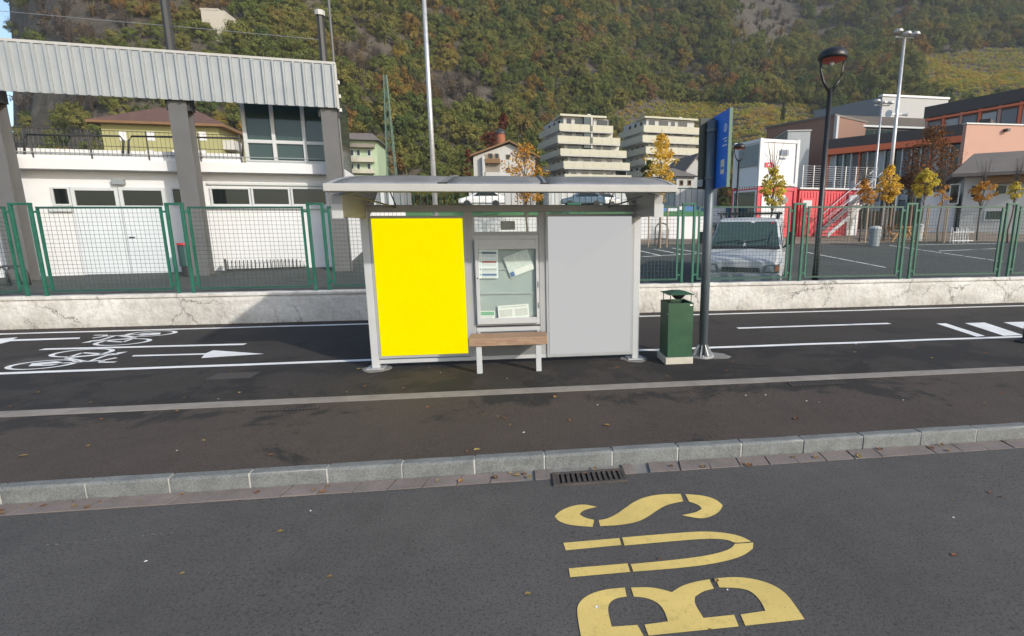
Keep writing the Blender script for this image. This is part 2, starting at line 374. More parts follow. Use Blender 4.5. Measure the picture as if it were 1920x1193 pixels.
# ================================================================== THE SETTING
Z1 = .13                                             # pavement level
KY = 4.18                                            # kerb front edge
def sheet(name, x0, x1, y0, y1, z, m, nx=1, ny=1):
    mb = MB(); vs = []; fs = []
    for j in range(ny+1):
        for i in range(nx+1): vs.append((x0+(x1-x0)*i/nx, y0+(y1-y0)*j/ny, z))
    for j in range(ny):
        for i in range(nx):
            a = j*(nx+1)+i; fs.append((a, a+1, a+nx+2, a+nx+1))
    mb.add(vs, fs); return struct(obj(name, mb, m, fix=False))
road = sheet('road', -90, 90, -40, 3.995, 0, MT['road'])
bed = sheet('gutter', -90, 90, 3.995, KY+.02, -.012, MT['patch'])
walk = struct(obj('sidewalk', MB().box(-90, 90, KY+.095, 5.90, -.1, Z1), MT['walk']))
strip = struct(obj('concrete_strip', MB().box(-90, 90, 5.902, 6.098, -.1, Z1+.004), MT['strip']))
path = struct(obj('cycle_path', MB().box(-90, 90, 6.10, 11.45, -.1, Z1), MT['path']))
# kerb stones, joints
kerb = struct(obj('kerb', MB().box(-90, 90, KY+.009, KY+.09, -.1, Z1-.007), MT['mortar']))
SL = .604; kx0 = .842
prof = [(0, -.1), (0, Z1-.018), (.006, Z1-.006), (.018, Z1+.002), (.094, Z1+.002), (.094, -.1)]
kms = []
for q in range(4):
    rj = random.Random(q); mb = MB(); n = len(prof); vs = []; xs = [.009, .2, .4, SL-.009]
    for x in xs:
        for (y, z) in prof: vs.append((x, y+rj.uniform(-.0025, .0025), z+(rj.uniform(-.002, .002) if z > 0 else 0)))
    fs = [(i*n+j, i*n+(j+1) % n, (i+1)*n+(j+1) % n, (i+1)*n+j) for i in range(3) for j in range(n)]
    fs += [tuple(range(n))[::-1], tuple(3*n+j for j in range(n))]
    me = mb.add(vs, fs).mesh('kerb_stone'); fixn(me); me.materials.append(MT['granite']); kms.append(me)
for k in range(-14, 22):
    o = link('kerb_stone', kms[k % 4], None, kerb, (kx0+k*SL, KY+random.uniform(-.004, .004), random.uniform(-.004, .003)))
    o.rotation_euler.z = R(random.uniform(-.15, .15))
# gutter pavers
GX0, GX1 = gz(1034, 890, 0).x, gz(1178, 903, 0).x
pms = []
for q in range(4):
    rj = random.Random(40+q); sk = .035+rj.uniform(-.012, .012); L = .272
    mb = MB().hexa([(.004, 0, -.03), (L-.004, 0, -.03), (L-.004+sk, .168, -.03), (.004+sk, .168, -.03), (.004, 0, .004), (L-.004, 0, .004), (L-.004+sk, .168, .004), (.004+sk, .168, .004)])
    me = mb.mesh('paver'); fixn(me); me.materials.append(MT['paver']); pms.append(me)
x = -9.0
while x < 13:
    if not (GX0-.29 < x < GX1-.02):
        o = link('paver', pms[random.randrange(4)], None, bed, (x, 4.0+random.uniform(-.004, .004), random.uniform(-.003, .003)))
    x += .274
# fill pavers beside the drain
for xa, xb in ((GX0-.14, GX0-.005), (GX1+.005, GX1+.10)):
    obj('paver', MB().box(xa, xb, 4.0, 4.168, -.03, .004), MT['paver'], bed)
# drain grate in the gutter
g = thing('drain_grate', 'slotted iron drain grate in the gutter beside the kerb', 'drain', ((GX0+GX1)/2, 4.0, 0))
gy0, gy1 = 3.865, 4.085
obj('pit_dark', MB().box(GX0+.02, GX1-.02, gy0+.02, gy1-.02, .001, .0025), MT['pit_dark'], g)  # flat black plate, painted shade in place of an open hole
fr = MB()
for a in ((GX0, GX1, gy0, gy0+.028), (GX0, GX1, gy1-.028, gy1), (GX0, GX0+.03, gy0+.028, gy1-.028), (GX1-.03, GX1, gy0+.028, gy1-.028)): fr.box(*a, -.02, .016)
obj('frame', fr, MT['iron'], g, .003)
nb = 13
for i in range(nb):
    xx = GX0+.045+(GX1-GX0-.09)*i/(nb-1)
    obj('bar', MB().box(xx-.013, xx+.013, gy0+.029, gy1-.029, .003, .014), MT['iron'], g)
# flush covers in the pavement
def floor_grate(px0, py0, px1, py1, lab, z, m, nbar, slanted=False):
    a, b = gz(px0, py1, z), gz(px1, py0, z); x0, x1 = min(a.x, b.x), max(a.x, b.x); y0, y1 = min(a.y, b.y), max(a.y, b.y)
    t = thing('floor_grate', lab, 'drain', ((x0+x1)/2, (y0+y1)/2, z))
    obj('frame', MB().box(x0, x1, y0, y1, z-.02, z+.003), MT['pit_dark'] if nbar else m, t)  # with bars, the black base paints the shade in the slots
    if nbar:
        for i in range(nbar):
            xx = x0+(x1-x0)*(i+.5)/nbar; wd = (x1-x0)/nbar*.33
            obj('bar', MB().box(xx-wd, xx+wd, y0+.012, y1-.012, z+.003, z+.007), m, t)
    return t
MT['covergrey'] = mat('cover_iron', (.068, .060, .054), .8, metal=.1, var=.3, scale=8)
floor_grate(480, 764, 600, 773, 'worn flush grate set against the concrete strip, before the bicycle markings', Z1, MT['covergrey'], 16)
floor_grate(1486, 714, 1578, 725, 'slotted flush grate at the concrete strip, past the stop pole', Z1, MT['iron'], 14)
for (px0, py0, px1, py1, lab) in ((385, 699, 445, 712, 'square paved-over cover in the path below the white arrow'), (0, 673, 28, 687, 'dull cover between the cycle lanes beside the bicycle symbol')):
    a, b = gz(px0, py1, Z1), gz(px1, py0, Z1)
    o = obj('manhole_cover', MB().box(a.x, a.x+.55, a.y, b.y, Z1-.02, Z1+.003), MT['covergrey']); tag(o, lab, 'cover')

# court ground behind the wall
mb = MB(); vs = []; fs = []; ys = [11.5, 14, 17, 20, 23, 26, 28, 30, 32, 36, 46]; xs = [-60, -30, -15, 0, 15, 30, 45, 70]
for y in ys:
    for x in xs: vs.append((x, y, gback(y)))
nx = len(xs)
for j in range(len(ys)-1):
    for i in range(nx-1): a = j*nx+i; fs.append((a, a+1, a+nx+1, a+nx))
court = struct(obj('court', mb.add(vs, fs), MT['court'], fix=False))
# sandy earth band at the far side of the court
mb = MB(); vs = []; fs = []
for i in range(30):
    x = 5+i*2.0; yb = 24.3+.25*math.sin(i*.9)-.03*max(0, x-20)
    for y in (yb, 26, 28, 30, 32, 36, 46): vs.append((x, y, gback(y)+.02))
for i in range(29):
    for j in range(6): fs.append((7*i+j, 7*i+7+j, 7*i+8+j, 7*i+j+1))
MT['earth'] = mat('earth', (.21, .165, .125), .95, var=.2, scale=1.2, fine=25)
struct(obj('earth_path', mb.add(vs, fs), MT['earth'], fix=False))

# ---------------------------------------------------------------- hills
def nz(x, y, s, o=0): return mnoise.noise(Vector((x/s+o, y/s-o, o*.37)))
def terrain(x, y):
    base = gback(min(y, 46))+.012*max(0, y-46)
    wr = sstep(25, 95, x-.06*(y-250))
    # near left slope
    foot = 104+48*sstep(-110, 30, x); d = max(0, y-foot)
    kl = .96-.20*sstep(-120, 0, x)
    hl = kl*(math.sqrt(d*d+64)-8)
    edge = sstep(-13, 19, x+.785*y+6*nz(x, y, 26)+3*nz(x, y, 9))
    hl *= edge
    s = y+.35*max(0, x); d2 = max(0, s-178)
    brk = 132+95*sstep(120, 220, x)
    hr = .50*min(d2, brk)+.82*max(0, d2-brk)
    h = hl*(1-wr)+hr*wr
    h += min(1, h/12)*(9*nz(x, y, 75, 3)+5*nz(x, y, 33, 9)+2.2*nz(x, y, 13, 5))
    return base+h
XS = np.arange(-330, 561, 5.5); YS = np.concatenate([np.arange(45.9, 100, 9), np.arange(100, 480, 5.5), np.arange(480, 561, 20)])
mb = MB(); vs = [(x, y, terrain(x, y)-(.06 if y < 60 else 0)) for y in YS for x in XS]; nx = len(XS)
fs = [(j*nx+i, j*nx+i+1, (j+1)*nx+i+1, (j+1)*nx+i) for j in range(len(YS)-1) for i in range(nx-1)]
def hill_mat():
    m, t, b = nodes('hillside'); p = pos(t); n1 = noise(t, .035, 8, .65, p); n2 = noise(t, .4, 6, .7, p, .4)
    c = ramp(t, n1.outputs[0], [(.3, (.045, .042, .020)), (.5, (.066, .054, .032)), (.7, (.095, .078, .058))]).outputs[0]
    c = mix(t, .5, c, ramp(t, n2.outputs[0], [(.3, (.04, .036, .026)), (.5, (.095, .082, .065)), (.7, (.20, .175, .15))]).outputs[0])
    t.links.new(c, b.inputs['Base Color']); b.inputs['Roughness'].default_value = .95; bump(t, b, n2.outputs[0], .8, 1.2); return m
hill = struct(obj('hills', mb.add(vs, fs), hill_mat(), smooth=True, fix=False))
def tray(px, py):
    d = ray(px, py); t = 90/d.y
    while t < 900:
        p = CAMP+d*t
        if p.z < terrain(p.x, p.y): return p
        t += 1.0
    return None

# ---------------------------------------------------------------- forest
def leaf_cloud(centres, rads, per, size, rj, squash=.85, out=None):
    vs = []; fs = []
    for c, rr in zip(centres, rads):
        for _ in range(per):
            v = Vector((rj.gauss(0, 1), rj.gauss(0, 1), rj.gauss(0, 1))).normalized()*rr*(rj.random()**.4); v.z *= squash
            p = Vector(c)+v; s = size*rj.uniform(.6, 1.3)
            a = Vector((rj.gauss(0, 1), rj.gauss(0, 1), rj.gauss(0, .7))).normalized()
            bb = a.cross(Vector((rj.gauss(0, 1), rj.gauss(0, 1), rj.gauss(0, 1)))).normalized()
            if out is not None:
                nn = (p-Vector(out)).normalized()*.9+v.normalized()*.5+Vector((rj.gauss(0, .45), rj.gauss(0, .45), rj.gauss(0, .45))); nn.normalize()
                a = nn.cross(a).normalized(); bb = nn.cross(a)
            n = len(vs); vs += [p-a*s*.5, p+bb*s*.36, p+a*s*.5, p-bb*s*.36]; fs.append((n, n+1, n+2, n+3))
    return vs, fs
def forest_leaf(name, stops, vary):
    m, t, b = nodes(name); oi = t.nodes.new('ShaderNodeObjectInfo'); ge = t.nodes.new('ShaderNodeNewGeometry')
    n1 = noise(t, .021, 3, .6, oi.outputs['Location'])
    a = t.nodes.new('ShaderNodeMath'); a.operation = 'MULTIPLY_ADD'; a.inputs[1].default_value = vary; t.links.new(oi.outputs['Random'], a.inputs[0])
    sb = t.nodes.new('ShaderNodeMath'); sb.operation = 'SUBTRACT'; sb.inputs[1].default_value = vary*.5; t.links.new(n1.outputs[0], sb.inputs[0]); t.links.new(sb.outputs[0], a.inputs[2])
    st_ = t.nodes.new('ShaderNodeMapRange'); st_.inputs[1].default_value = .22; st_.inputs[2].default_value = .78; t.links.new(a.outputs[0], st_.inputs[0])
    c = ramp(t, st_.outputs[0], stops).outputs[0]
    lv = ramp(t, ge.outputs['Random Per Island'], [(0, (.72,)*3), (1, (1.0,)*3)]).outputs[0]
    c = mix(t, 1, c, lv, 'MULTIPLY')
    t.nodes.remove(b); out = t.nodes['Material Output']
    d = t.nodes.new('ShaderNodeBsdfDiffuse'); tr = t.nodes.new('ShaderNodeBsdfTranslucent'); mx = t.nodes.new('ShaderNodeMixShader'); mx.inputs[0].default_value = .34
    for q in (d, tr): t.links.new(c, q.inputs[0])
    t.links.new(d.outputs[0], mx.inputs[1]); t.links.new(tr.outputs[0], mx.inputs[2]); t.links.new(mx.outputs[0], out.inputs[0]); return m
G1, G2, G3, OL, YE, OR, BR = (.165, .205, .055), (.215, .235, .065), (.115, .160, .052), (.275, .250, .072), (.36, .28, .06), (.30, .175, .06), (.22, .16, .09)
FM = forest_leaf('forest_leaves', [(.10, BR), (.20, OR), (.28, OL), (.36, G2), (.43, G1), (.49, OL), (.55, G2), (.62, G3), (.68, OL), (.74, YE), (.81, OR), (.92, BR)], .17)
BM_ = forest_leaf('bare_twigs', [(.3, (.12, .10, .075)), (.5, (.17, .14, .115)), (.6, (.20, .175, .15)), (.75, (.20, .145, .06))], .4)
VM = forest_leaf('vine_leaves', [(.3, (.50, .48, .10)), (.45, (.62, .52, .11)), (.55, (.40, .45, .10)), (.7, (.62, .46, .10))], .5)
fcol = bpy.data.collections.new('forest_kinds'); bcol = bpy.data.collections.new('shrub_kinds'); vcol = bpy.data.collections.new('vine_kinds')
for q in range(7):
    rj = random.Random(100+q); rad = rj.uniform(3.2, 4.4); ht = rj.uniform(6.5, 9.5)
    cs = []; rs = []
    for i in range(46):
        a = rj.uniform(0, 6.283); h = rj.random()**.8; rr = rad*math.sqrt(max(0, 1-((h-.35)/.68)**2))*rj.uniform(.45, 1.0)
        cs.append((rr*math.cos(a), rr*math.sin(a), ht*.18+h*ht*.78)); rs.append(rj.uniform(.6, 1.15))
    vs, fs = leaf_cloud(cs, rs, 52, .44, rj, .85, (0, 0, ht*.45))
    mb = MB().add(vs, fs); mb.tube([(0, 0, -2), (0, 0, ht*.4), (.2, .1, ht*.8)], .2, 5, .06)
    me = mb.mesh('forest_crown'); me.materials.append(FM); fcol.objects.link(bpy.data.objects.new('forest_crown', me))
for q in range(4):
    rj = random.Random(200+q); vs = []; fs = []; mb = MB()
    for i in range(120):     # thin upright twigs
        a = rj.uniform(0, 6.283); r1 = rj.random()*1.2; L = rj.uniform(1.5, 4.2)
        p0 = Vector((r1*.5*math.cos(a), r1*.5*math.sin(a), rj.uniform(-.3, 1))); p1 = p0+Vector((math.cos(a)*r1*.8, math.sin(a)*r1*.8, L))
        s = Vector((-math.sin(a), math.cos(a), 0))*.045
        n = len(vs); vs += [p0-s, p0+s, p1+s*.4, p1-s*.4]; fs.append((n, n+1, n+2, n+3))
    cs = [(rj.gauss(0, .9), rj.gauss(0, .9), rj.uniform(.8, 3.5)) for _ in range(14)]
    v2, f2 = leaf_cloud(cs, [.8]*14, 14, .42, rj); mb.add(vs, fs); mb.add(v2, f2)
    me = mb.mesh('bare_shrub'); me.materials.append(BM_); bcol.objects.link(bpy.data.objects.new('bare_shrub', me))
for q in range(3):
    rj = random.Random(300+q); cs = [(rj.uniform(-1.3, 1.3), rj.gauss(0, .15), rj.uniform(.5, 1.7)) for _ in range(12)]
    vs, fs = leaf_cloud(cs, [.55]*12, 16, .42, rj); me = MB().add(vs, fs).mesh('vine'); me.materials.append(VM); vcol.objects.link(bpy.data.objects.new('vine', me))

def scatter(name, pts, col):
    """pts: (x,y,z,scale,rz,kind); one object of instances"""
    me = bpy.data.meshes.new(name); me.from_pydata([p[:3] for p in pts], [], [])
    for nm, ty, k in (('sc', 'FLOAT', 3), ('rz', 'FLOAT', 4)):
        at = me.attributes.new(nm, ty, 'POINT'); at.data.foreach_set('value', [p[k] for p in pts])
    at = me.attributes.new('kind_index', 'INT', 'POINT'); at.data.foreach_set('value', [p[5] for p in pts])
    o = link(name, me)
    ng = bpy.data.node_groups.new(name, 'GeometryNodeTree')
    ng.interface.new_socket('Geometry', in_out='INPUT', socket_type='NodeSocketGeometry'); ng.interface.new_socket('Geometry', in_out='OUTPUT', socket_type='NodeSocketGeometry')
    gi = ng.nodes.new('NodeGroupInput'); go = ng.nodes.new('NodeGroupOutput'); ip = ng.nodes.new('GeometryNodeInstanceOnPoints')
    ci = ng.nodes.new('GeometryNodeCollectionInfo'); ci.inputs['Collection'].default_value = col; ci.inputs['Separate Children'].default_value = True; ci.inputs['Reset Children'].default_value = True
    def na(n, ty):
        q = ng.nodes.new('GeometryNodeInputNamedAttribute'); q.data_type = ty; q.inputs['Name'].default_value = n; return q.outputs['Attribute']
    cx = ng.nodes.new('ShaderNodeCombineXYZ'); L = ng.links.new
    L(gi.outputs[0], ip.inputs['Points']); L(ci.outputs[0], ip.inputs['Instance']); ip.inputs['Pick Instance'].default_value = True
    L(na('kind_index', 'INT'), ip.inputs['Instance Index']); L(na('rz', 'FLOAT'), cx.inputs[2]); L(cx.outputs[0], ip.inputs['Rotation']); L(na('sc', 'FLOAT'), ip.inputs['Scale'])
    L(ip.outputs[0], go.inputs[0])
    md = o.modifiers.new('scatter', 'NODES'); md.node_group = ng
    return stuff(o)
def pix(p):
    d = Vector(p)-CAMP; z = d.dot(FW)
    return PX+F0*d.dot(RT)/z, PY-F0*d.dot(UP)/z
VINES = [((1180, 196), (1535, 196), (1535, 262), (1180, 262)), ((1712, 100), (1990, 78), (1990, 192), (1775, 192))]
def vine_zone(x, y, z):
    u, v = pix((x, y, z))
    if u < 1540: return 1165+.0*v < u and (198+.02*(u-1330)) < v < 300
    return u > 1700+(v-100)*.55 and (112-.1*(u-1700)) < v < 200
def rock_zone(x, y, z):
    u, v = pix((x, y, z)); k = 0
    k = max(k, 1-((u-1440)/75)**2-((v-35)/60)**2)
    k = max(k, .75-((u-80)/180)**2-((v-170)/90)**2)
    k = max(k, .75-((u-850)/95)**2-((v-190)/55)**2)
    k = max(k, .6-((u-130)/190)**2-((v-55)/60)**2)
    k = max(k, .6-((u-680)/70)**2-((v-120)/60)**2)
    return k
fp = []; bp = []; rj = random.Random(5)
y = 98.0
while y < 640:
    x = -260.0
    sp = 4.3+.006*max(0, y-150)
    while x < 540:
        xx = x+rj.uniform(-.48, .48)*sp; yy = y+rj.uniform(-.48, .48)*sp
        x += sp
        if abs(xx) > yy*1.12+25 or xx < -.98*yy-10: continue
        z = terrain(xx, yy)
        foot = 104+48*sstep(-110, 30, xx); s = yy+.35*max(0, xx)
        if xx < 60 and yy < foot+3: continue
        if xx >= 60 and s < 185: continue
        u, v = pix((xx, yy, z))
        if v < -150: continue
        if vine_zone(xx, yy, z): continue
        k = rock_zone(xx, yy, z)
        if k > 0 and rj.random() < min(.95, k*2.2):
            if rj.random() < (.97 if u < 1300 else .3): bp.append((xx, yy, z-.2, rj.uniform(.8, 1.5), rj.uniform(0, 6.28), rj.randrange(4)))
            continue
        if rj.random() < .02: continue
        fp.append((xx, yy, z-.6, rj.choice((rj.uniform(.5, .9), rj.uniform(.7, 1.1), rj.uniform(.9, 1.3)))*(1 if u > 450 else .72), rj.uniform(0, 6.28), rj.randrange(7)))
    y += sp
o = scatter('hillside_forest', fp, fcol); tag(o, 'autumn woodland covering the steep hillside behind the town', 'forest')
o = scatter('bare_hillside_shrubs', bp, bcol); tag(o, 'bare grey-brown scrub on the rocky parts of the hill', 'scrub')
vp = []
s = 185.0
while s < 470:
    for x in np.arange(30, 520, 2.3):
        yy = s-.35*x+3*math.sin(x/40)
        if yy < 120: continue
        z = terrain(x, yy)
        if vine_zone(x, yy, z) and rj.random() < .93: vp.append((x, yy, z, rj.uniform(.8, 1.2), math.atan2(-.35, 1)+rj.uniform(-.1, .1), rj.randrange(3)))
    s += 3.7
o = scatter('vineyard_rows', vp, vcol); tag(o, 'yellowing vineyard rows at the foot of the wooded slope', 'vineyard')

# ================================================================== ROAD MARKINGS
def zmark(name, polys, z, m, lab, cat='road marking', group=None, part='stripe'):
    if len(polys) == 1:
        mb = MB().poly([(p[0], p[1], z) for p in polys[0]]); o = obj(name, mb, m, fix=False)
    else:
        c = polys[0][0]; o = thing(name, lab, cat, (c[0], c[1], z))
        for pl in polys:
            obj(part, MB().poly([(p[0], p[1], z) for p in pl]), m, o, fix=False)
    for q in ([o] if len(polys) == 1 else o.children):
        bm = bmesh.new(); bm.from_mesh(q.data)
        bm.normal_update()
        for f in bm.faces:
            if f.normal.z < 0: f.normal_flip()
        bm.to_mesh(q.data); bm.free()
    return tag(o, lab, cat, group)
def smooth_poly(pts, it=2):
    for _ in range(it):
        q = []
        n = len(pts)
        for i in range(n):
            a, b, c = pts[i-1], pts[i], pts[(i+1) % n]
            v1 = (b[0]-a[0], b[1]-a[1]); v2 = (c[0]-b[0], c[1]-b[1])
            l1 = math.hypot(*v1); l2 = math.hypot(*v2)
            cs = (v1[0]*v2[0]+v1[1]*v2[1])/(l1*l2+1e-9)
            if cs > .72:
                q.append((b[0]-v1[0]*.25, b[1]-v1[1]*.25)); q.append((b[0]+v2[0]*.25, b[1]+v2[1]*.25))
            else: q.append(b)
        pts = q
    return pts
def Z8(pts): return [tuple(gz(960+x/2, 720+y/2, 0)[:2]) for x, y in smooth_poly(pts)]
S_ = [[(318, 463), (270, 452), (220, 460), (180, 478), (160, 498), (175, 518), (220, 532), (302, 538), (308, 512), (270, 503), (253, 490), (268, 475)],
      [(325, 513), (331, 535), (400, 532), (470, 520), (510, 500), (545, 475), (582, 454), (642, 442), (632, 414), (560, 415), (500, 425), (455, 445), (420, 470), (390, 492), (355, 508)],
      [(650, 415), (720, 420), (770, 437), (790, 457), (780, 480), (745, 500), (705, 508), (637, 494), (690, 484), (712, 470), (700, 455), (664, 443)]]
U_ = [[(192, 598), (402, 580), (410, 606), (202, 626)],
      [(413, 578), (600, 562), (720, 554), (800, 560), (860, 573), (897, 593), (835, 599), (815, 588), (770, 582), (700, 584), (600, 592), (422, 608)],
      [(835, 602), (905, 597), (903, 620), (870, 645), (810, 665), (720, 682), (600, 695), (455, 706), (445, 678), (600, 663), (720, 648), (790, 632), (826, 616)],
      [(213, 694), (433, 675), (443, 707), (218, 727)]]
B_ = [[(423, 766), (350, 772), (285, 792), (248, 825), (243, 860), (258, 946), (264, 974), (494, 948), (470, 906), (374, 913), (358, 850), (365, 822), (392, 805), (430, 800)],
      [(446, 766), (530, 764), (600, 783), (630, 762), (680, 745), (740, 735), (757, 770), (715, 780), (687, 800), (683, 825), (718, 880), (833, 868), (850, 912), (512, 946), (497, 905), (585, 893), (572, 852), (545, 820), (500, 803), (457, 800)],
      [(763, 731), (840, 725), (920, 735), (985, 758), (1030, 790), (1060, 830), (1097, 885), (875, 909), (857, 867), (950, 853), (935, 820), (905, 785), (865, 768), (777, 765)]]
bt = thing('bus_lettering', 'yellow stencilled BUS lettering painted on the road lane', 'road marking', (1, 3, .004))
for nm, ps in (('letter_b', B_), ('letter_u', U_), ('letter_s', S_)):
    mb = MB()
    for pl in ps: mb.poly([(x, y, .004) for x, y in Z8(pl)])
    o = obj(nm, mb, MT['yellow_paint'], bt, fix=False)
    bm = bmesh.new(); bm.from_mesh(o.data); bm.normal_update()
    for f in bm.faces:
        if f.normal.z < 0: f.normal_flip()
    bm.to_mesh(o.data); bm.free()
# faint old dashes on the road
pl = []
for i in range(14):
    x = gz(85+i*18, 1024-i*1.8, 0); L = random.uniform(.012, .03); x.y += random.uniform(-.006, .006); pl.append([(x.x, x.y, 0), (x.x+L, x.y, 0), (x.x+L*.8, x.y+.006, 0), (x.x+.004, x.y+.007, 0)])
zmark('faded_line', pl, .004, MT['patch'], 'faint broken remains of an old white line on the road')
ZL = Z1+.004
def line_y(px0, py0, px1, py1, wd):
    a, b = gz(px0, py0, ZL), gz(px1, py1, ZL); d = (b-a).normalized(); n = Vector((-d.y, d.x, 0))*wd/2
    return [(a-n)[:2], (b-n)[:2], (b+n)[:2], (a+n)[:2]]
def long_line(y, wd, x0=-40, x1=40, amp=.012):
    xs = np.arange(x0, x1+.1, .8); rj = random.Random(int(y*10)); off = [rj.uniform(-amp, amp) for _ in xs]
    return [(x, y-wd/2+o) for x, o in zip(xs, off)]+[(x, y+wd/2+o) for x, o in list(zip(xs, off))[::-1]]
zmark('lane_edge_line', [long_line(7.80, .115)], ZL, MT['white_paint'], 'long white edge line of the cycle path, running behind the bench')
zmark('lane_edge_line', [long_line(10.86, .11)], ZL, MT['white_paint'], 'long white edge line of the cycle path, at the foot of the plaster wall')
zmark('lane_dash', [line_y(78, 655, 460, 645.5, .12)], ZL, MT['white_paint'], 'white lane divider dash between the two bicycle symbols')
zmark('lane_dash', [line_y(1383, 615.5, 1668, 606.5, .12)], ZL, MT['white_paint'], 'white lane divider dash beyond the stop pole')
def Zp(pts, ox, oy, s): return [tuple(gz(ox+x/s, oy+y/s, ZL)[:2]) for x, y in pts]
a1 = Zp([(912, 290), (925, 281), (1425, 268), (1475, 247), (1830, 272), (1393, 301), (1415, 277), (920, 290)], 0, 590, 3.692)
zmark('lane_arrow', [a1], ZL, MT['white_paint'], 'white arrow pointing towards the bus shelter')
a2 = Zp([(-160, 205), (-20, 168), (125, 157), (88, 172), (555, 158), (550, 168), (75, 184), (-40, 212)], 0, 590, 3.692)
zmark('lane_arrow', [a2], ZL, MT['white_paint'], 'white arrow pointing away from the bus shelter')
def bike(cx, cy, sgn, lab):
    """pictogram, v along the riding direction (stretched), u across"""
    t = thing('bicycle_symbol', lab, 'road marking', (cx, cy, ZL), 'bicycle symbols')
    def P(u, v): return (cx+sgn*v, cy-sgn*u, ZL)
    def ring(u0, v0, ru, rv, wd, n=40):
        mb = MB(); vs = []
        for i in range(n):
            a = 2*math.pi*i/n; vs.append(P(u0+ru*math.cos(a), v0+rv*math.sin(a))); vs.append(P(u0+(ru-wd*.75)*math.cos(a), v0+(rv-wd*1.6)*math.sin(a)))
        return mb.add(vs, [(2*i, 2*((i+1) % n), 2*((i+1) % n)+1, 2*i+1) for i in range(n)])
    def bar(mb, a, b, wd):
        A = Vector(a); B = Vector(b); d = (B-A).normalized(); n = Vector((-d.y, d.x))*wd/2
        q = [A-n, B-n, B+n, A+n]; return mb.add([P(*x) for x in q], [(0, 1, 2, 3)])
    def up(o):
        bm = bmesh.new(); bm.from_mesh(o.data); bm.normal_update()
        for f in bm.faces:
            if f.normal.z < 0: f.normal_flip()
        bm.to_mesh(o.data); bm.free(); return o
    for u0 in (-.36, .36): up(obj('wheel', ring(u0, .0, .28, .44, .052), MT['white_paint'], t, fix=False))
    mb = MB()
    for a, b in (((-.36, 0), (-.20, .50)), ((-.20, .52), (.24, .54)), ((-.20, .48), (-.02, .02)), ((-.02, .02), (.26, .50)), ((.36, 0), (.22, .72)), ((-.02, .02), (-.36, 0))): bar(mb, a, b, .055)
    up(obj('frame', mb, MT['white_paint'], t, fix=False))
    mb = MB(); mb.add([P(-.30, .56), P(-.10, .56), P(-.14, .66), P(-.34, .68)], [(0, 1, 2, 3)]); bar(mb, (-.21, .48), (-.23, .60), .05)
    up(obj('saddle', mb, MT['white_paint'], t, fix=False))
    mb = MB(); bar(mb, (.22, .70), (.36, .78), .07); bar(mb, (.35, .76), (.36, .98), .06); bar(mb, (.22, .70), (.08, .80), .07)
    up(obj('handlebar', mb, MT['white_paint'], t, fix=False))
    mb = MB(); mb.add([P(.26, -.22), P(.44, -.12), P(.44, .18), P(.30, .24), P(.18, .05)], [(0, 1, 2, 3, 4)])
    up(obj('pedal_area', mb, MT['white_paint'], t, fix=False)); return t
c = gz(126, 670, ZL); bike(c.x, 8.60, 1, 'white bicycle symbol next to the arrow that points at the shelter')
c = gz(262, 632, ZL); bike(c.x, 10.1, -1, 'white bicycle symbol between lane divider and plaster wall')
# slanted stripes (crossing) at the far end
st = []
for pts in ([(1493, 692), (1540, 691), (1730, 752), (1690, 756)], [(1632, 690), (1728, 687), (1914, 748), (1822, 752)], [(1820, 686), (1990, 682), (2180, 742), (2010, 747)]):
    st.append(Zp(pts, 1180, 340, 2.5946))
zmark('crossing_stripe', st, ZL, MT['white_paint'], 'broad white crossing stripes slanting over the cycle path')
# parking bay lines on the court
def bay(pts, lab, wd=.09):
    out = []
    for (x0, y0, x1, y1) in pts:
        a, b = gb(x0, y0), gb(x1, y1); n = max(2, int((b-a).length/1.2)); d = (b-a).normalized(); q = Vector((-d.y, d.x, 0))*wd/2; out.append([])
        for i in range(n):
            p, r_ = a+(b-a)*(i/n), a+(b-a)*((i+1)/n)
            out[-1].append([p-q, r_-q, r_+q, p+q])
    a = gb(*pts[0][:2]); t = thing('bay_lines', lab, 'road marking', a)
    for ln in out:
        mb = MB()
        for f in ln: mb.add([(v.x, v.y, gback(v.y)+.006) for v in f], [(0, 1, 2, 3)])
        o = obj('line', mb, MT['white_paint'], t, fix=False)
        bm = bmesh.new(); bm.from_mesh(o.data); bm.normal_update()
        for f in bm.faces:
            if f.normal.z < 0: f.normal_flip()
        bm.to_mesh(o.data); bm.free()
    return t
bay([(1192, 482.5, 1330, 474.5), (1197, 470, 1238, 479.5), (1226, 467.5, 1276, 477), (1260, 465.5, 1310, 474)], 'white parking bay lines behind the green waste bin and stop pole')
bay([(1668, 460.5, 1880, 491), (1720, 459.5, 1876, 456.5), (1760, 471, 1872, 466.5), (1510, 473, 1660, 502)], 'white parking bay lines on the court beyond the lamp post')

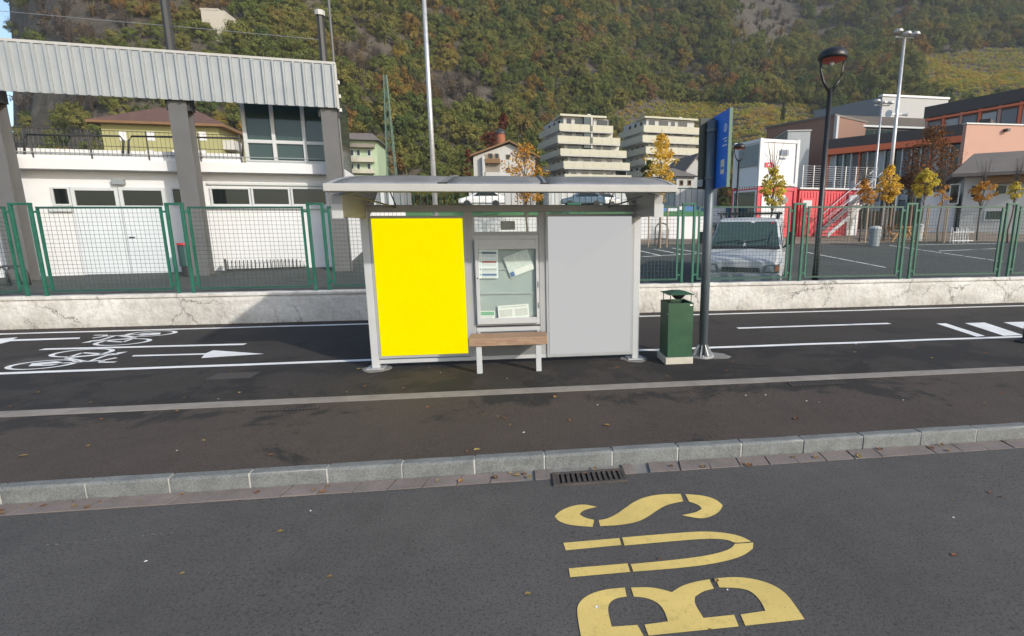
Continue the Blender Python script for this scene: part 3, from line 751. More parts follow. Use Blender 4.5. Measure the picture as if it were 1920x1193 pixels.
# ================================================================== LOW WALL AND FENCE
WY = 11.34; WZ = .765
lw = thing('low_wall', 'low cracked white plaster wall running along the cycle path', 'wall', (0, WY, Z1))
def wallpiece(x0, x1, y, z0, z1, thick, m, nm, par, amp, nz_=6, ztopjit=.0):
    nx = int((x1-x0)/.12); vs = []; fs = []
    def yy(x, z): return y+amp*(mnoise.noise(Vector((x*1.7, z*3, 1.3)))+.5*mnoise.noise(Vector((x*6, z*7, 4.1))))
    for j in range(nz_+1):
        for i in range(nx+1):
            x = x0+(x1-x0)*i/nx; z = z0+(z1-z0)*j/nz_
            zz = z+(ztopjit*mnoise.noise(Vector((x*2.1, 0, 7)))+ztopjit*.5*mnoise.noise(Vector((x*9, 0, 3))) if j == nz_ else 0)
            vs.append((x, yy(x, z), zz))
    b0 = len(vs)
    for i in range(nx+1):
        x = x0+(x1-x0)*i/nx; vs.append((x, y+thick, vs[nz_*(nx+1)+i][2])); vs.append((x, y+thick, z0))
    for j in range(nz_):
        for i in range(nx): a = j*(nx+1)+i; fs.append((a, a+1, a+nx+2, a+nx+1))
    for i in range(nx):
        a = nz_*(nx+1)+i; q = b0+2*i; fs.append((a, a+1, q+2, q)); fs.append((q, q+2, q+3, q+1))
    return obj(nm, MB().add(vs, fs), m, par, smooth=True, fix=False)
wallpiece(-32, 34, WY, Z1-.05, WZ-.05, .24, MT['plaster'], 'wall_body', lw, .022)
wallpiece(-32, 34, WY-.028, WZ-.048, WZ+.015, .30, MT['plaster'], 'coping', lw, .012, 2, .012)
FY = WY+.12; FZ0 = WZ+.03; FT = 2.53
def fence_run(name, lab, pairs, ends, dark):
    """pairs: x positions of double posts; panels span between"""
    t = thing(name, lab, 'fence', ((ends[0]+ends[1])/2, FY, FZ0))
    for k, (a, b) in enumerate(pairs):
        for x in (a, b):
            obj('post', MB().box(x-.028, x+.028, FY-.028, FY+.028, FZ0-.06, FT+.03), MT['fgreen'], t, .006)
        obj('post_cap_bar', MB().box(a-.03, b+.03, FY-.03, FY+.03, FT+.031, FT+.075), MT['fgreen'], t, .005)
        for z in (FT-.12, FZ0+.16):
            obj('bracket', MB().box(a-.10, a-.03, FY-.014, FY+.014, z, z+.04), MT['fgreen'], t)
            obj('bracket', MB().box(b+.03, b+.10, FY-.014, FY+.014, z, z+.04), MT['fgreen'], t)
    xs = [ends[0]]+[v for p in pairs for v in p]+[ends[1]]
    for i in range(0, len(xs), 2):
        x0, x1 = xs[i]+.10, xs[i+1]-.10
        if i == 0: x0 = xs[0]
        if i == len(xs)-2: x1 = xs[-1]
        fr = MB()
        for z in (FT-.04, FZ0+.06): obj('panel_rail', MB().box(x0, x1, FY-.02, FY+.02, z, z+.04), MT['fdark'], t)  # rails in darker green, their shade put into the colour
        for xa in (x0, x1-.04): obj('panel_stile', MB().box(xa, xa+.04, FY-.02, FY+.02, FZ0+.10, FT-.04), MT['fgreen'], t)
        wr = MB(); z0, z1 = FZ0+.10, FT-.04; rj = random.Random(i)
        n = int((x1-x0-.08)/.082)
        for k in range(1, n):
            x = x0+.04+(x1-x0-.08)*k/n; wr.tube([(x, FY, z0), (x+rj.uniform(-.006, .006), FY+rj.uniform(-.01, .01), (z0+z1)/2), (x, FY, z1)], .0036, 3, cap=False)
        nzv = int((z1-z0)/.082)
        for k in range(1, nzv):
            z = z0+(z1-z0)*k/nzv; wr.tube([(x0+.04, FY-.006, z), ((x0+x1)/2, FY-.006+rj.uniform(-.01, .01), z+rj.uniform(-.008, .008)), (x1-.04, FY-.006, z)], .0036, 3, cap=False)
        stuff(obj('wire_mesh', wr, MT['wire'], t, fix=False))
    return t
fence_run('mesh_fence', 'green wire mesh fence on the low wall before the white building', [(-9.62, -9.28), (-6.84, -6.56), (-4.16, -3.88)], (-13.5, -1.0), False)
fence_run('mesh_fence', 'green wire mesh fence on the low wall before the van and court', [(1.28, 1.52), (3.90, 4.16), (6.58, 6.83), (9.46, 9.70), (12.18, 12.44)], (-.9, 16.5), True)

# ================================================================== BUS SHELTER
SY = 7.32
sh = thing('bus_shelter', 'grey steel bus shelter with curved roof and poster panels', 'bus shelter', (0, SY, Z1))
PX0, PX1 = -1.945, 1.80
for x in (PX0, PX1):
    obj('post', MB().box(x-.05, x+.05, SY-.05, SY+.05, Z1, 2.46), MT['steel_lt'], sh, .006)
    obj('base_plate', MB().box(x-.12, x+.12, SY-.11, SY+.11, Z1+.006, Z1+.02), MT['galv'], sh, .003)
    mb = MB(); n = 14; rj = random.Random(int(x*10)); mb.prism([(x+(.20+rj.uniform(-.03, .04))*math.cos(6.283*i/n), SY-.02+(.19+rj.uniform(-.03, .04))*math.sin(6.283*i/n), Z1-.02) for i in range(n)], (0, 0, .026))
    obj('footing', mb, MT['patch'], sh)
obj('top_beam', MB().box(PX0+.05, PX1-.05, SY-.035, SY+.035, 2.30, 2.395), MT['steel'], sh, .006)
obj('bottom_rail', MB().box(PX0+.05, PX1-.05, SY-.03, SY+.03, Z1+.07, Z1+.125), MT['steel_lt'], sh, .004)
MX0, MX1 = -.585, .44
for x in (MX0, MX1): obj('mullion', MB().box(x-.055, x+.055, SY-.03, SY+.03, Z1+.125, 2.30), MT['steel'], sh, .005)
def fitted(nm, x0, x1, z0, z1, face, lab):
    fr = MB(); b = .035; y0, y1 = SY-.05, SY+.04
    fr.box(x0-b, x0, y0, y1, z0-b, z1+b); fr.box(x1, x1+b, y0, y1, z0-b, z1+b); fr.box(x0, x1, y0, y1, z0-b, z0); fr.box(x0, x1, y0, y1, z1, z1+b)
    o = obj(nm, fr, MT['steel'], sh); o['label'] = lab
    obj('back_board', MB().box(x0, x1, SY+.005, SY+.035, z0, z1), MT['steel_dk'], o)
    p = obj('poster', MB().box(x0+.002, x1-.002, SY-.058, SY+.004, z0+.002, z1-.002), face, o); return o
y0_, y1_ = gy(870, 410, SY-.06), gy(719, 664, SY-.06)
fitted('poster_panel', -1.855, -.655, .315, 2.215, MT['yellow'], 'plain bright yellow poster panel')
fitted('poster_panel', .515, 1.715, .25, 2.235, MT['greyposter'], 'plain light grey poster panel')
# infill sides beneath the panels
# cabinet
cx0, cx1 = -.525, .385
obj('window_frame', (lambda mb: (mb.box(cx0, cx1, SY-.028, SY+.028, 2.225, 2.253), mb.box(cx0, cx1, SY-.028, SY+.028, 1.985, 2.03), mb.box(cx0, cx0+.02, SY-.028, SY+.028, 2.03, 2.225), mb.box(cx1-.02, cx1, SY-.028, SY+.028, 2.03, 2.225), mb)[-1])(MB()), MT['steel'], sh)
obj('window_pane', MB().box(cx0+.02, cx1-.02, SY+.002, SY+.008, 2.03, 2.225), MT['cglass'], sh)
obj('control_box', MB().box(-.14, .06, SY+.012, SY+.07, 2.055, 2.175), MT['steel'], sh, .006)
cab = obj('display_cabinet', (lambda mb: (mb.box(cx0, cx1, SY-.02, SY+.05, .70, 1.984), mb)[-1])(MB()), MT['steel_lt'], sh, .004)
dz0, dz1 = .735, 1.925
gx0, gx1, gz0, gz1 = -.455, .335, .82, 1.79
door = MB(); yA, yB = SY-.085, SY-.021
door.box(cx0+.02, gx0, yA, yB, dz0, dz1); door.box(gx1, cx1-.02, yA, yB, dz0, dz1); door.box(gx0, gx1, yA, yB, dz0, gz0); door.box(gx0, gx1, yA, yB, gz1, dz1)
dr = obj('cabinet_door', door, MT['steel_lt'], sh, .004)
obj('glass_pane', MB().box(gx0, gx1, yA+.012, yA+.016, gz0, gz1), MT['cglass'], dr)
obj('keyhole', MB().lathe([(.009, 0), (.009, .004)], 10).__class__() .tube([(cx0+.045, yA-.004, 1.39), (cx0+.045, yA+.002, 1.39)], .010, 10), MT['dark'], dr)
for z in (.95, 1.25): obj('hinge', MB().tube([(cx1-.022, yA-.004, z), (cx1-.022, yA-.004, z+.08)], .007, 8), MT['steel_dk'], dr)
obj('cabinet_back', MB().box(gx0+.002, gx1-.002, SY-.0275, SY-.0215, gz0+.002, gz1-.002), MT['cabback'], cab)
for z in (1.155, 1.50): obj('shelf_rail', MB().box(gx0+.01, gx1-.01, SY-.048, SY-.03, z, z+.018), MT['steel_lt'], cab)
def sheet_of_paper(nm, cx, cz, wd, ht, rot, m, marks, y=SY-.055):
    c, s = math.cos(R(rot)), math.sin(R(rot))
    def q(u, v, o=0): return (cx+u*c-v*s, y-o, cz+u*s+v*c)
    mb = MB(); 
    def slab(mb, u0, u1, v0, v1, o0, o1): return mb.hexa([q(u0, v0, o1), q(u1, v0, o1), q(u1, v0, o0), q(u0, v0, o0), q(u0, v1, o1), q(u1, v1, o1), q(u1, v1, o0), q(u0, v1, o0)])
    o = obj(nm, slab(mb, -wd/2, wd/2, -ht/2, ht/2, 0, .002), m, cab)
    for (u0, u1, v0, v1, mm) in marks: obj('print', slab(MB(), u0*wd/2, u1*wd/2, v0*ht/2, v1*ht/2, .002, .0028), mm, o)
    return o
def pxz(px, py): p = gy(px, py, SY-.055); return p.x, p.z
a, b = pxz(897, 468), pxz(935, 522)
mk = []
for k, mm in ((.76, 'ink_dark'), (.14, 'ink_red'), (-.38, 'ink_grey'), (-.74, 'ink_blue')):
    mk.append((-.7, .82, k-.07, k+.07, MT[mm])); mk.append((-.7, .75, k-.16, k-.13, MT['ink_grey'])); mk.append((-.7, .8, k-.24, k-.215, MT['ink_grey'])); mk.append((-.92, -.8, k-.03, k+.05, MT['ink_dark']))
sheet_of_paper('timetable_sheet', (a[0]+b[0])/2, (a[1]+b[1])/2, b[0]-a[0], a[1]-b[1], -1, MT['paper'], mk)
c_ = pxz(973, 494)
sheet_of_paper('map_sheet', c_[0], c_[1], .36, .30, 20, MT['paper_map'], [(-.96, -.62, -.95, -.52, MT['ink_blue']), (-.55, .95, -.95, -.42, MT['paper_w']), (-.9, .6, .2, .23, MT['paper_w']), (-.2, -.17, -.3, .9, MT['paper_w']), (.35, .38, -.3, .8, MT['paper_w'])])
c_ = pxz(912, 587)
sheet_of_paper('leaflet', c_[0], .865, .235, .12, -1, MT['paper_w'], [(-.9, .9, -.1, .8, MT['ink_green']), (-.8, .8, -.45, -.35, MT['ink_grey']), (-.8, .6, -.7, -.62, MT['ink_grey'])], SY-.058)
c_ = pxz(963, 583)
mk = [(-.8, .8, .72, .80, MT['ink_grey'])]+[(u0, u1, v, v+.07, MT['ink_grey']) for u0, u1 in ((-.9, -.08), (.08, .9)) for v in (-.5, -.36, -.22, -.08, .06, .2, .34)]
sheet_of_paper('notice_sheet', c_[0], .895, .44, .215, 3, MT['paper_w'], mk, SY-.06)
# lower cabinet rails / kick panel
obj('lower_rail', MB().box(cx0, cx1, SY-.028, SY+.028, .615, .675), MT['steel_lt'], sh, .003)
obj('kick_panel', MB().box(cx0+.002, cx1-.002, SY-.006, SY+.006, Z1+.127, .613), MT['steel_dk'], sh)
for x in (cx0+.03, cx1-.03): obj('lower_stile', MB().box(x-.02, x+.02, SY-.027, SY-.007, Z1+.13, .612), MT['steel_lt'], sh)
# roof
RF, RB = 5.98, 8.35; RX0, RX1 = -2.0, 1.96
def arc(t): return RF+.05+(RB-RF-.08)*t, 2.565+.255*math.sin(math.pi/2*t)**.85
fa = obj('roof_fascia', MB().box(RX0, RX1, RF, RF+.05, 2.485, 2.57), MT['fascia'], sh, .008)
obj('gutter_lip', MB().box(RX0+.01, RX1-.01, RF+.051, RF+.12, 2.48, 2.50), MT['steel_dk'], fa)
obj('roof_rear_rail', MB().box(RX0, RX1, RB-.05, RB, 2.735, 2.805), MT['fascia'], sh, .006)
for x in (RX0+.03, RX1-.03):
    mb = MB(); n = 12
    for i in range(n):
        y0, z0 = arc(i/n); y1, z1 = arc((i+1)/n)
        mb.hexa([(x-.022, y0, z0-.055), (x+.022, y0, z0-.055), (x+.022, y1, z1-.055), (x-.022, y1, z1-.055), (x-.022, y0, z0+.006), (x+.022, y0, z0+.006), (x+.022, y1, z1+.006), (x-.022, y1, z1+.006)])
    obj('roof_end_arch', mb, MT['steel'], sh)
sx = [RX0+.056, -.735, .405, RX1-.056]
for k in range(3):
    mb = MB(); n = 14; x0, x1 = sx[k]+.006, sx[k+1]-.006; vs = []; m_ = 6
    for i in range(n+1):
        y0, z0 = arc(i/n)
        for j in range(m_+1): vs.append((x0+(x1-x0)*j/m_, y0, z0+.012*math.sin(math.pi*j/m_)*math.sin(math.pi*i/n)+.004*mnoise.noise(Vector((j*.9+k*7, i*.8, 2)))))
    fs = [(i*(m_+1)+j, i*(m_+1)+j+1, (i+1)*(m_+1)+j+1, (i+1)*(m_+1)+j) for i in range(n) for j in range(m_)]
    o = obj('roof_sheet', mb.add(vs, fs), MT['roofsheet'], sh, smooth=True, fix=False)
    s = o.modifiers.new('solid', 'SOLIDIFY'); s.thickness = .012; s.offset = -1
for k in (1, 2):
    mb = MB(); n = 12
    for i in range(n):
        y0, z0 = arc(i/n); y1, z1 = arc((i+1)/n); x = sx[k]
        mb.hexa([(x-.018, y0, z0-.05), (x+.018, y0, z0-.05), (x+.018, y1, z1-.05), (x-.018, y1, z1-.05), (x-.018, y0, z0+.02), (x+.018, y0, z0+.02), (x+.018, y1, z1+.02), (x-.018, y1, z1+.02)])
    obj('roof_rib', mb, MT['steel_dk'], sh)
    obj('clamp', MB().box(sx[k]-.06, sx[k]+.04, RF+.03, RF+.08, 2.573, 2.588), MT['black'], sh)
for s, x in ((-1, PX0), (1, PX1)):
    xx = x+s*.02
    br = obj('bracket', MB().prism([(xx-.055, 6.30, 2.30), (xx-.055, 6.30, 2.47), (xx-.055, 8.1, 2.74), (xx-.055, 8.1, 2.68), (xx-.055, 7.42, 2.22), (xx-.055, 6.36, 2.22)], (.11, 0, 0)), MT['steel'], sh, .008)
    obj('bracket_cap', MB().box(xx-.06, xx+.06, 6.27, 6.298, 2.20, 2.36), MT['steel_lt'], br, .004)
    mb = MB()
    pts = [(x-s*.05, SY, 2.47), (x-s*.05, SY, 2.40)]+[(x-s*(.05+.17*(1-math.cos(a))), SY, 2.40+.07*math.sin(a)) for a in np.linspace(.2, 1.57, 6)]
    obj('gusset', mb.prism([(p[0], SY-.006, p[2]) for p in pts], (0, .012, 0)), MT['steel'], br)
    obj('tie_rod', MB().tube([(x-s*.16, 6.35, 2.46), (x-s*.42, 7.30, 2.36)], .011, 8), MT['steel_dk'], br)
    obj('tie_rod', MB().tube([(x-s*.12, 8.2, 2.74), (x-s*.42, 7.34, 2.36)], .009, 8), MT['steel_dk'], br)
# bench
bn = thing('bench', 'brown timber bench on two white steel legs under the shelter cabinet', 'bench', (-.07, 6.98, Z1))
bx0, bx1 = -.60, .452
for k, (y0, y1) in enumerate(((6.80, 6.905), (6.911, 7.02), (7.026, 7.135))):
    o = obj('seat_plank', MB().box(bx0+.004*(k-1), bx1+.003*k, y0, y1, .515, .628), MT['wood'], bn, .010, seg=3)
for x in (-.475, .33):
    obj('leg', MB().box(x-.036, x+.036, 6.83, 6.90, Z1, .514), MT['steel_lt'], bn, .004)
    obj('leg_arm', MB().box(x-.03, x+.03, 6.901, SY-.031, .44, .513), MT['steel_lt'], bn, .004)
# ================================================================== WASTE BIN
bx, by = 2.185, 6.92
wb = thing('waste_bin', 'dark green metal waste bin with flat hood on a concrete plinth', 'bin', (bx+.18, by+.2, Z1))
W, D, zb, zt = .365, .40, Z1+.10, 1.02
obj('plinth', MB().box(bx-.03, bx+W+.015, by-.02, by+D+.03, Z1, zb), MT['concrete'], wb, .008)
mb = MB(); th = .012
mb.box(bx, bx+W, by, by+th, zb+.001, zt); mb.box(bx, bx+W, by+D-th, by+D, zb+.001, zt); mb.box(bx, bx+th, by+th, by+D-th, zb+.001, zt); mb.box(bx+W-th, bx+W, by+th, by+D-th, zb+.001, zt)
obj('bin_body', mb, MT['binback'], wb)
rim = MB(); 
for a in ((bx+th, bx+W-th, by+th, by+.05), (bx+th, bx+W-th, by+D-.05, by+D-th), (bx+th, bx+.05, by+.05, by+D-.05), (bx+W-.05, bx+W-th, by+.05, by+D-.05)): rim.box(*a, zt-.05, zt-.035)
obj('rim', rim, MT['dark'], wb)
obj('liner', MB().box(bx+.05, bx+W-.05, by+.05, by+D-.05, zb+.03, zt-.16), MT['black'], wb)
for x in (bx+.03, bx+W-.03):
    for y in (by+.03, by+D-.03):
        obj('hood_rod', MB().tube([(x, y, zt-.04), (x, y, 1.135)], .006, 6), MT['dark'], wb)
mb = MB(); xa, xb, ya, yb = bx-.004, bx+W+.004, by-.004, by+D+.004; zh = 1.135
mb.add([(xa, ya, zh), (xb, ya, zh), (xb, yb, zh), (xa, yb, zh), (xa, ya, zh+.008), (xb, ya, zh+.008), (xb, yb, zh+.008), (xa, yb, zh+.008), (xa+.13, ya+.14, zh+.045), (xb-.13, ya+.14, zh+.045), (xb-.13, yb-.14, zh+.045), (xa+.13, yb-.14, zh+.045)],
       [(0, 3, 2, 1), (0, 1, 5, 4), (1, 2, 6, 5), (2, 3, 7, 6), (3, 0, 4, 7), (4, 5, 9, 8), (5, 6, 10, 9), (6, 7, 11, 10), (7, 4, 8, 11), (8, 9, 10, 11)])
obj('hood', mb, MT['binback'], wb)
obj('ash_tray', MB().lathe([(.05, 0), (.10, .05), (.105, .055), (.09, .055)], 14, (bx+.2, by+.2, 1.055)), MT['dark'], wb)
obj('sticker', MB().box(bx+W-.055, bx+W-.015, by-.0025, by-.0005, zt-.04, zt-.022), MT['paper_w'], wb)
obj('lock', MB().tube([(bx-.006, by+.03, .86), (bx-.0005, by+.03, .86)], .012, 8), MT['galv'], wb)

# ================================================================== STOP POLE
sx_, sy_ = 2.86, 7.30
sp = thing('bus_stop_pole', 'tall grey-green stop pole carrying a blue flag sign', 'sign pole', (sx_, sy_, Z1))
obj('pole', MB().tube([(sx_, sy_, Z1+.02), (sx_, sy_, 3.55)], .066, 20), MT['pole'], sp, smooth=True)
obj('flange', MB().lathe([(.17, 0), (.17, .018), (.075, .022)], 18, (sx_, sy_, Z1+.006)), MT['galv'], sp)
for k in range(8):
    a = k*math.pi/4+.2; c, s = math.cos(a), math.sin(a); n = Vector((-s, c, 0))*.005
    P0 = [Vector((sx_+c*r, sy_+s*r, z)) for r, z in ((.06, Z1+.028), (.155, Z1+.028), (.155, Z1+.045), (.06, Z1+.20))]
    obj('gusset', MB().prism([p-n for p in P0], n*2), MT['galv'], sp)
    if k % 2: obj('bolt', MB().tube([(sx_+c*.14-s*.04, sy_+s*.14+c*.04, Z1+.02), (sx_+c*.14-s*.04, sy_+s*.14+c*.04, Z1+.05)], .011, 6), MT['galv'], sp)
rj = random.Random(3); n = 16
obj('footing', MB().prism([(sx_+.10+(.33+rj.uniform(-.07, .05))*math.cos(6.283*i/n), sy_-.0+(.21+rj.uniform(-.05, .05))*math.sin(6.283*i/n), Z1-.02) for i in range(n)], (0, 0, .026)), MT['patch'], sp)
zs0, zs1 = 2.62, 3.63
bl = obj('flag_sign', MB().box(2.925, 2.965, 6.86, 7.42, zs0, zs1), MT['signblue'], sp, .004)
obj('edge_trim', MB().box(2.922, 2.968, 6.845, 6.859, zs0-.005, zs1+.005), MT['lattice'], bl)
obj('side_panel', MB().box(2.715, 2.923, 7.37, 7.41, zs0+.0, zs1-.03), MT['signdark'], sp, .004)
obj('side_box', MB().box(2.70, 2.76, 7.30, 7.368, zs0+.03, zs0+.13), MT['bingrey'], sp, .004)
for z in (2.75, 3.40): obj('clamp', MB().lathe([(.074, 0), (.074, .04)], 16, (sx_, sy_, z)), MT['pole'], sp)
def flagmark(nm, y0, y1, z0, z1, m): return obj(nm, MB().box(2.9225, 2.9245, y0, y1, z0, z1), m, bl)
# emblem: ring with a wheel mark
mb = MB(); n = 28; cy, cz = 6.965, 3.40; vs = []
for i in range(n):
    a = 6.283*i/n
    for r_ in (.055, .040): vs.append((2.9222, cy+r_*math.cos(a), cz+r_*math.sin(a)))
obj('emblem', mb.add(vs, [(2*i, 2*((i+1) % n), 2*((i+1) % n)+1, 2*i+1) for i in range(n)]), MT['signwhite'], bl)
flagmark('emblem_bar', cy-.018, cy+.018, cz-.026, cz-.012, MT['signwhite']); flagmark('emblem_bar', cy-.010, cy+.010, cz-.008, cz+.024, MT['signwhite'])
for k, (wd, zz) in enumerate(((.12, 3.255), (.09, 3.215), (.13, 3.165))):
    y = 6.90
    while y < 6.90+wd:
        q = random.uniform(.010, .022); flagmark('lettering', y, y+q, zz, zz+.018, MT['signwhite']); y += q+.006
flagmark('stop_card', 6.955, 7.075, 2.80, 2.99, MT['beige']); obj('card_print', MB().box(2.9217, 2.9224, 6.965, 7.065, 2.86, 2.895), MT['ink_blue'], bl); obj('card_print', MB().box(2.9217, 2.9224, 6.965, 7.065, 2.93, 2.937), MT['ink_grey'], bl)
mb = MB(); vs = []; cy, cz = 7.26, 3.22
for i in range(n):
    a = 6.283*i/n
    for k_ in (1, .80): vs.append((2.9222, cy+.055*k_*math.cos(a), cz+.17*k_*math.sin(a)))
obj('reflection_oval', mb.add(vs, [(2*i, 2*((i+1) % n), 2*((i+1) % n)+1, 2*i+1) for i in range(n)]), MT['ink_dark'], bl)  # reflection on the sign face painted as a dark ring

# post at the far right
p = gz(1921, 642, Z1)
t = thing('marker_post', 'slim black marker post with a white band beside the crossing stripes', 'post', (p.x, p.y, Z1))
obj('base', MB().lathe([(.13, 0), (.13, .03), (.06, .06), (.05, .07)], 14, p), MT['black'], t)
obj('shaft', MB().tube([p+Vector((0, 0, .07)), p+Vector((0, 0, 1.45))], .04, 12), MT['black'], t)
obj('band', MB().tube([p+Vector((0, 0, 1.02)), p+Vector((0, 0, 1.22))], .043, 12), MT['cwhite'], t)

# ================================================================== WHITE BUILDING WITH CLADDING SCREEN
def gd(px, py, D): return CAMP+ray(px, py)*D
c2 = gb(382, 516)
def solve_ang(p, a, b):
    best = None
    for k in range(-40, 200):
        P = PL(p.x, p.y, k/10); e = abs(P.hit(*a)[1]-P.hit(*b)[1])
        if best is None or e < best[0]: best = (e, k/10)
    return best[1]
BA = (solve_ang(c2, (0, 76), (625, 122))+solve_ang(c2, (0, 170), (630, 201)))/2
CP = PL(c2.x, c2.y, BA); FP = PL(*(c2-CP.n*.9)[:2], BA); SP = PL(*(c2+CP.n*.32)[:2], BA)
bl_ = thing('white_building', 'long white single-storey building with ribbon windows and roof terrace', 'building', FP.pt(0, .8))
def fr_(x0, y0, x1, y1): return FP.rect(x0, y0, x1, y1)
uR = FP.hit(640, 400)[0]; uL = FP.hit(-140, 400)[0]-6
zc0 = FP.hit(330, 324)[1]; zc1 = FP.hit(330, 305)[1]; zp1 = FP.hit(330, 287)[1]
gl0 = .35
obj('wall', MB().pbox(FP, uL, uR, gl0, zc0, -6, 0), MT['white_wall'], bl_)
obj('cornice', MB().pbox(FP, uL-.1, uR+.1, zc0+.002, zc1, -6, .42), MT['white_wall'], bl_, .01)
obj('parapet', MB().pbox(FP, uL, FP.hit(457, 300)[0], zc1+.002, zp1, -.0, .22), MT['white_wall'], bl_, .01)
obj('roof_deck', MB().pbox(FP, uL, uR, zc1+.002, zc1+.06, -5.9, -.01), MT['patch'], bl_)
def framed(x0, y0, x1, y1, par, name='window', fw=.05, m='winframe', pm='pane', P=FP, nv=0, o=.0):
    u0, u1, z0, z1 = P.rect(x0, y0, x1, y1); 
    mb = MB(); mb.pbox(P, u0, u0+fw, z0, z1, o, o+.06); mb.pbox(P, u1-fw, u1, z0, z1, o, o+.06); mb.pbox(P, u0+fw, u1-fw, z0, z0+fw, o, o+.06); mb.pbox(P, u0+fw, u1-fw, z1-fw, z1, o, o+.06)
    w_ = obj(name, mb, MT[m], par)
    obj('pane', MB().pbox(P, u0+fw, u1-fw, z0+fw, z1-fw, o+.004, o+.022), MT[pm], w_)
    return w_
framed(99, 351, 134, 386, bl_)
wt_ = bl_
for x0, x1 in ((396, 471), (473, 545), (547, 614)): framed(x0, 352, x1, 386, bl_)
u0, u1, z0, z1 = FP.rect(390, 345, 618, 352); obj('window_head', MB().pbox(FP, u0, u1, z1-.05, z1+.02, 0, .08), MT['winframe'], bl_)
u0, u1, z0, z1 = FP.rect(390, 386, 618, 392); obj('window_sill', MB().pbox(FP, u0, u1, z0, z1, 0, .1), MT['winframe'], bl_)
u0, u1, z0, z1 = FP.rect(96, 387, 138, 397); obj('window_sill', MB().pbox(FP, u0, u1, z0, z1, 0, .1), MT['winframe'], bl_)
# entrance: two glazed leaves and a side light
for x0, x1 in ((146, 233), (235, 320)):
    u0, u1, _, z1 = FP.rect(x0, 352, x1, 500); zm = FP.hit((x0+x1)/2, 386)[1]
    d_ = obj('door', MB().pbox(FP, u0, u1, .72, zm, .0, .05), MT['white2'], bl_, .006)
    mb = MB(); mb.pbox(FP, u0, u0+.09, zm+.002, z1, 0, .05); mb.pbox(FP, u1-.09, u1, zm+.002, z1, 0, .05); mb.pbox(FP, u0+.09, u1-.09, z1-.09, z1, 0, .05)
    obj('door_frame', mb, MT['winframe'], d_); obj('pane', MB().pbox(FP, u0+.09, u1-.09, zm+.002, z1-.09, .004, .02), MT['pane'], d_)
    if x0 > 200:
        uh, zh = FP.hit(250, 445); obj('handle', MB().pbox(FP, uh-.07, uh+.07, zh-.015, zh+.015, .06, .09), MT['dark'], d_)
framed(323, 352, 352, 386, bl_)
u0, u1, z0, z1 = FP.rect(214, 336, 236, 347); obj('wall_lamp', MB().pbox(FP, u0, u1, z0, z1, .0, .16), MT['bingrey'], bl_, .01)
# upper glazed lantern
u0, u1, z0, z1 = FP.rect(459, 190, 622, 309)
z0 = zc1+.01; z1 += .6
up = obj('glazed_storey', MB().pbox(FP, u0, u1, z0, z1, -4.0, .04), MT['pane2'], bl_)
um = [FP.hit(x, 260)[0] for x in (462, 515, 572, 619)]; zt_ = FP.hit(540, 268)[1]
for u in um: obj('mullion', MB().pbox(FP, u-.05, u+.05, z0, z1, .041, .12), MT['winframe'], up)
for k in range(3):
    obj('transom', MB().pbox(FP, um[k]+.05, um[k+1]-.05, zt_-.05, zt_+.05, .041, .11), MT['winframe'], up)
    obj('transom', MB().pbox(FP, um[k]+.05, um[k+1]-.05, z0, z0+.12, .041, .11), MT['winframe'], up)
# terrace railing
RL = PL(*(FP.p+FP.n*.24)[:2], BA)
rl = thing('terrace_railing', 'dark metal railing with looped handrails on the roof terrace', 'railing', RL.pt(0, zp1))
def rp(px, py): u, z = RL.hit(px, py); return RL.pt(u, z)
for x0, x1 in ((-60, 30), (46, 231), (241, 455)):
    y0 = 254+(x0-140)*.017; y1 = 254+(x1-140)*.017
    h_ = [rp(x0, 290+(x0-140)*.017), rp(x0, y0+8), rp(x0+6, y0), rp((x0+x1)/2, (y0+y1)/2), rp(x1-6, y1), rp(x1, y1+8), rp(x1, 290+(x1-140)*.017)]
    obj('handrail', MB().tube(h_, .028, 8), MT['dark'], rl, smooth=True)
ub, ue = RL.hit(-60, 270)[0], RL.hit(456, 270)[0]
zr0, zr1 = RL.hit(230, 287)[1], RL.hit(230, 245)[1]
for k, (u) in enumerate(np.arange(ub, ue, .115)): obj('baluster', MB().tube([RL.pt(u, zr0-.1), RL.pt(u, zr1)], .0055, 4), MT['dark'], rl)
for z in (zr0+.18, zr1-.02): obj('rail', MB().tube([RL.pt(ub, z), RL.pt(ue, z)], .009, 5), MT['dark'], rl)
for px_ in (62, 172, 279, 376, 452):
    u = RL.hit(px_, 290)[0]; obj('post', MB().tube([RL.pt(u, zp1-.32), RL.pt(u, zr1)], .02, 6), MT['dark'], rl)
obj('tube_rail', MB().tube([RL.pt(ub, zp1-.12, .04), RL.pt(RL.hit(620, 300)[0], zp1-.10, .04)], .016, 6), MT['bingrey'], rl)
